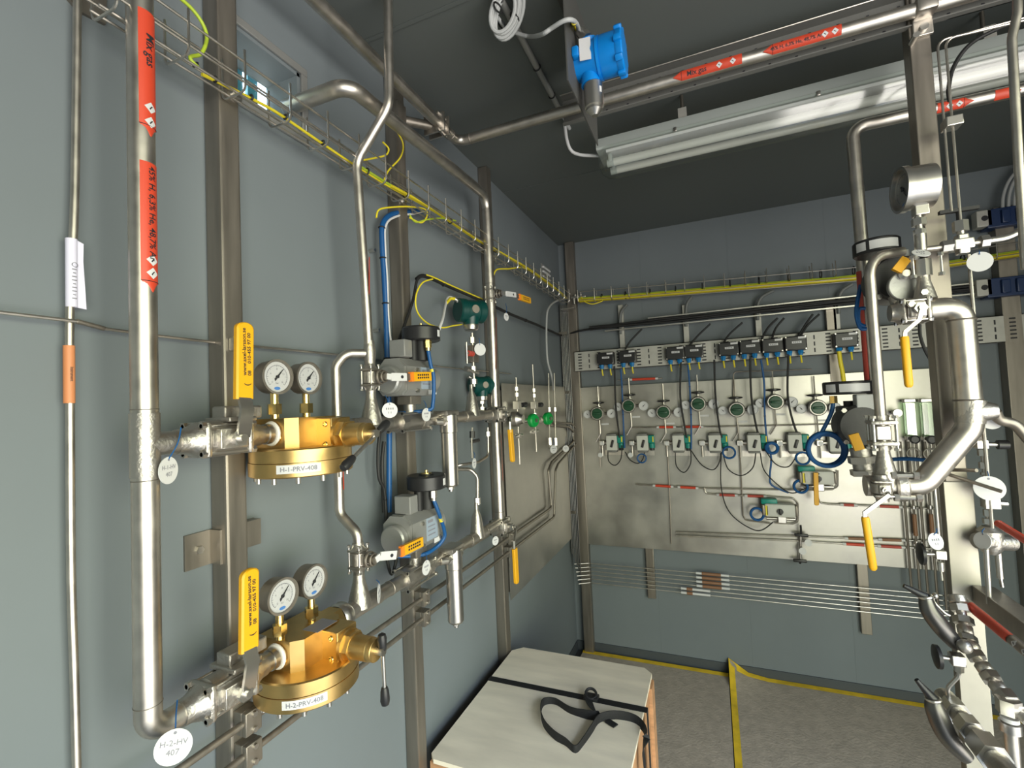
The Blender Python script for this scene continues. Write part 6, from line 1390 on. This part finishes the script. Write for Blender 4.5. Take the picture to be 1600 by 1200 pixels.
b = MB(); b.cyl((xq, yv, zq(1126)), (xq, yv, zq(1120)), .013, n=18); b.obj('white_collar', WHITE, t)
# dark blue units on the back wall beyond the post
for i, (px, py) in enumerate(((1545, 345), (1545, 452))):
    c = B(px, py, 2.80); t = thing('valve_island', ('upper', 'lower')[i] + ' dark blue valve unit on the back wall beyond the post', 'valve unit', c - Z * .05, 'dark blue valve units')
    b = MB(); b.box(c + V((.09, 0, 0)), (.22, .07, .085), bev=.004); b.obj('body', NAVY, t)
    b = MB(); b.box(c + V((-.028, -.01, .005)), (.055, .05, .075), bev=.004); fl = b.obj('end_block', PERF, t)
    b = MB(); b.cyl(c + V((-.028, -.034, .005)), c + V((-.028, -.037, .005)), .012, n=14); b.obj('port', INK, fl)
    for k in range(3): b = MB(); b.box(c + V((.04 + .05 * k, -.02, .0)), (.03, .06, .06), bev=.004); b.obj('solenoid', NAVY, t)
b = MB(); q = [B(1600, 255, 2.78), B(1578, 280, 2.78), B(1568, 305, 2.78), B(1566, 330, 2.78), B(1560, 345, 2.78)]
for k in range(3): b.tube(crv([p + V((.02 * k, 0, 0)) for p in q], 5), .006, 8)
b.obj('cable_bundle', GREY, label='grey cable bundle dropping to the upper dark blue valve unit', cat='cable')
b = MB(); b.tube(crv([S(1437, 505, 1.6), S(1438, 525, 1.6), S(1446, 548, 1.6), S(1458, 568, 1.6)], 5), .0042, 8); b.obj('cable', RUB, label='black cable hanging right of the hanging yellow grip', cat='cable')
b = MB(); b.tube(crv([B(1311, 549, 2.745), B(1313, 565, 2.745), B(1317, 585, 2.75), B(1319, 604, 2.76)], 4), .0095, 10); b.obj('cable', YGW, label='thick yellow cable hanging from the ninth junction box behind the lower black indicator', cat='cable')

# ------------------------------------------------------------------ crate with strap, floor mats
zc = .53
c0, c1, c2 = P(806, 1010, z=zc), P(1020, 1045, z=zc), P(667, 1183, z=zc)
cx0 = (c0.x + c2.x) / 2; cx1 = c1.x; cy0, cy1 = c2.y + .0, (c0.y + c1.y) / 2
t = thing('wooden_crate', 'plywood crate with a strap around it, standing on the floor by the left wall', 'crate', ((cx0 + cx1) / 2, (cy0 + cy1) / 2, 0))
ch = .018
lid = [(cx0 + ch, cy0), (cx1 - ch, cy0), (cx1, cy0 + ch), (cx1, cy1 - ch * 1.6), (cx1 - ch * 1.6, cy1), (cx0 + ch * 2, cy1), (cx0, cy1 - ch * 2), (cx0, cy0 + ch)]
b = MB(); b.prism(lid, zc - .012, zc); b.obj('lid', WOOD, t)
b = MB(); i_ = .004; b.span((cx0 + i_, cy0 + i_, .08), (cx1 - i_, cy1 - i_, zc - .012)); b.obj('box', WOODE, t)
for y in (cy0 + .02, (cy0 + cy1) / 2 - .04, cy1 - .10): b = MB(); b.span((cx0 + .01, y, 0), (cx1 - .01, y + .08, .08), bev=.002); b.obj('skid', WOODE, t)
for y in (cy0 + .04, cy1 - .1): b = MB(); b.span((cx1 - i_, y, .09), (cx1 + .008, y + .06, zc - .014), bev=.001); b.obj('batten', WOODE, t)
# strap
ysl, ysr = P(768, 1064, z=zc).y, P(1005, 1106, z=zc).y; ysm = (ysl + ysr) / 2; w = .026
t = thing('strap', 'black webbing strap around the crate with a cam buckle and loose looped end', 'strap', ((cx0 + cx1) / 2, ysm, zc))
e_ = .0016
b = MB(); b.tube([(cx0 - e_, ysm, .10), (cx0 - e_, ysm, zc + e_), (cx1 + e_ + .009, ysm, zc + e_), (cx1 + e_ + .009, ysm, .10)], 0, flat=((0, 1, 0), w, .0022)); b.obj('band', STRAP, t)
bc_ = P(924, 1086, z=zc + .012)
b = MB(); b.box((bc_.x, ysm, zc + .008), (.05, .032, .012), bev=.004); b.torus((bc_.x, ysm, zc + .018), (0.2, -.5, 1), .017, .0045, 20, 8); b.obj('buckle', BLK, t)
zq_ = zc + .012
lo = [(918, 1090), (926, 1108), (938, 1118), (915, 1116), (890, 1110), (868, 1097), (850, 1097), (845, 1110), (850, 1130), (866, 1148), (884, 1160), (899, 1172), (912, 1158), (925, 1138), (937, 1122), (962, 1117), (988, 1122), (1004, 1134), (1010, 1150)]
q = [P(a, c, z=zq_ + .004 * math.sin(i)) for i, (a, c) in enumerate(lo)]
q += [V((cx1 + .015, q[-1].y - .01, zc - .02)), V((cx1 + .018, q[-1].y - .02, zc - .07)), V((cx1 + .012, q[-1].y - .03, zc - .11))]
cq = crv(q, 6)
b = MB(); rs = []
for i, p in enumerate(cq):
    tg = (cq[min(i + 1, len(cq) - 1)] - cq[max(i - 1, 0)]).normalized()
    f = i / len(cq); up = Z if f < .72 else (Z * (1 - (f - .72) / .28) + Y * ((f - .72) / .28))
    if f < .16: up = (Z * (.35 + f * 4) + tg.cross(Z) * (1 - f * 6)).normalized()
    up = (up - tg * up.dot(tg)).normalized(); s_ = tg.cross(up)
    h = w / 2
    rs.append([p + up * h + s_ * .001, p + up * h - s_ * .001, p - up * h - s_ * .001, p - up * h + s_ * .001])
b.rings(rs); b.obj('loose_end', STRAP, t)
p = P(955, 1130, z=zc + .004); b = MB(); b.box(p, (.035, .021, .003), MX.Rotation(-.5, 3, 'Z')); b.obj('end_tab', STRAP, t)
# mats
def mat_piece(lab, x0_, x1_, y0_, y1_, bend=None):
    t = thing('floor_mat', lab, 'mat', ((x0_ + x1_) / 2, (y0_ + y1_) / 2, 0), 'floor mats with yellow edges')
    N = 14; b = MB(); by = MB(); e = .028
    def h(x, y):
        z = .012
        if bend: dd = math.hypot(x - bend[0], y - bend[1]); z += bend[2] * max(0, 1 - dd / bend[3]) ** 2
        return z
    def grid(bb, xa, xb, ya, yb, dz=0):
        vs = [[bb._v((xa + (xb - xa) * i / N, ya + (yb - ya) * j / N, h(xa + (xb - xa) * i / N, ya + (yb - ya) * j / N) + dz)) for j in range(N + 1)] for i in range(N + 1)]
        for i in range(N):
            for j in range(N): bb._f((vs[i][j], vs[i + 1][j], vs[i + 1][j + 1], vs[i][j + 1]))
        return vs
    vs = grid(b, x0_, x1_, y0_, y1_)
    lo_ = [[b._v(v.co - Z * .011) for v in r] for r in vs]
    for i in range(N):
        b._f((vs[i][0], lo_[i][0], lo_[i + 1][0], vs[i + 1][0])); b._f((vs[i][N], vs[i + 1][N], lo_[i + 1][N], lo_[i][N])); b._f((vs[0][i], vs[0][i + 1], lo_[0][i + 1], lo_[0][i])); b._f((vs[N][i], lo_[N][i], lo_[N][i + 1], vs[N][i + 1]))
        for j in range(N): b._f((lo_[i][j], lo_[i][j + 1], lo_[i + 1][j + 1], lo_[i + 1][j]))
    b.obj('sheet', MATM, t)
    for xa, xb, ya, yb in ((x0_, x1_, y1_ - e * 1.3, y1_), (x0_, x1_, y0_, y0_ + e), (x0_, x0_ + e, y0_, y1_)) if bend else ((x0_, x1_, y1_ - e * 1.3, y1_), (x0_, x1_, y0_, y0_ + e)):
        bb = MB(); grid(bb, xa, xb, ya, yb, .0012); bb.obj('yellow_edge', MATY, t)
    return t
mat_piece('left floor mat with yellow edges, between the crate and the other mat', -.80, -.004, .75, 2.835)
mat_piece('right floor mat with yellow edges and a curled corner', .0, 1.30, .75, 2.85, (.0, 2.85, .075, .16))
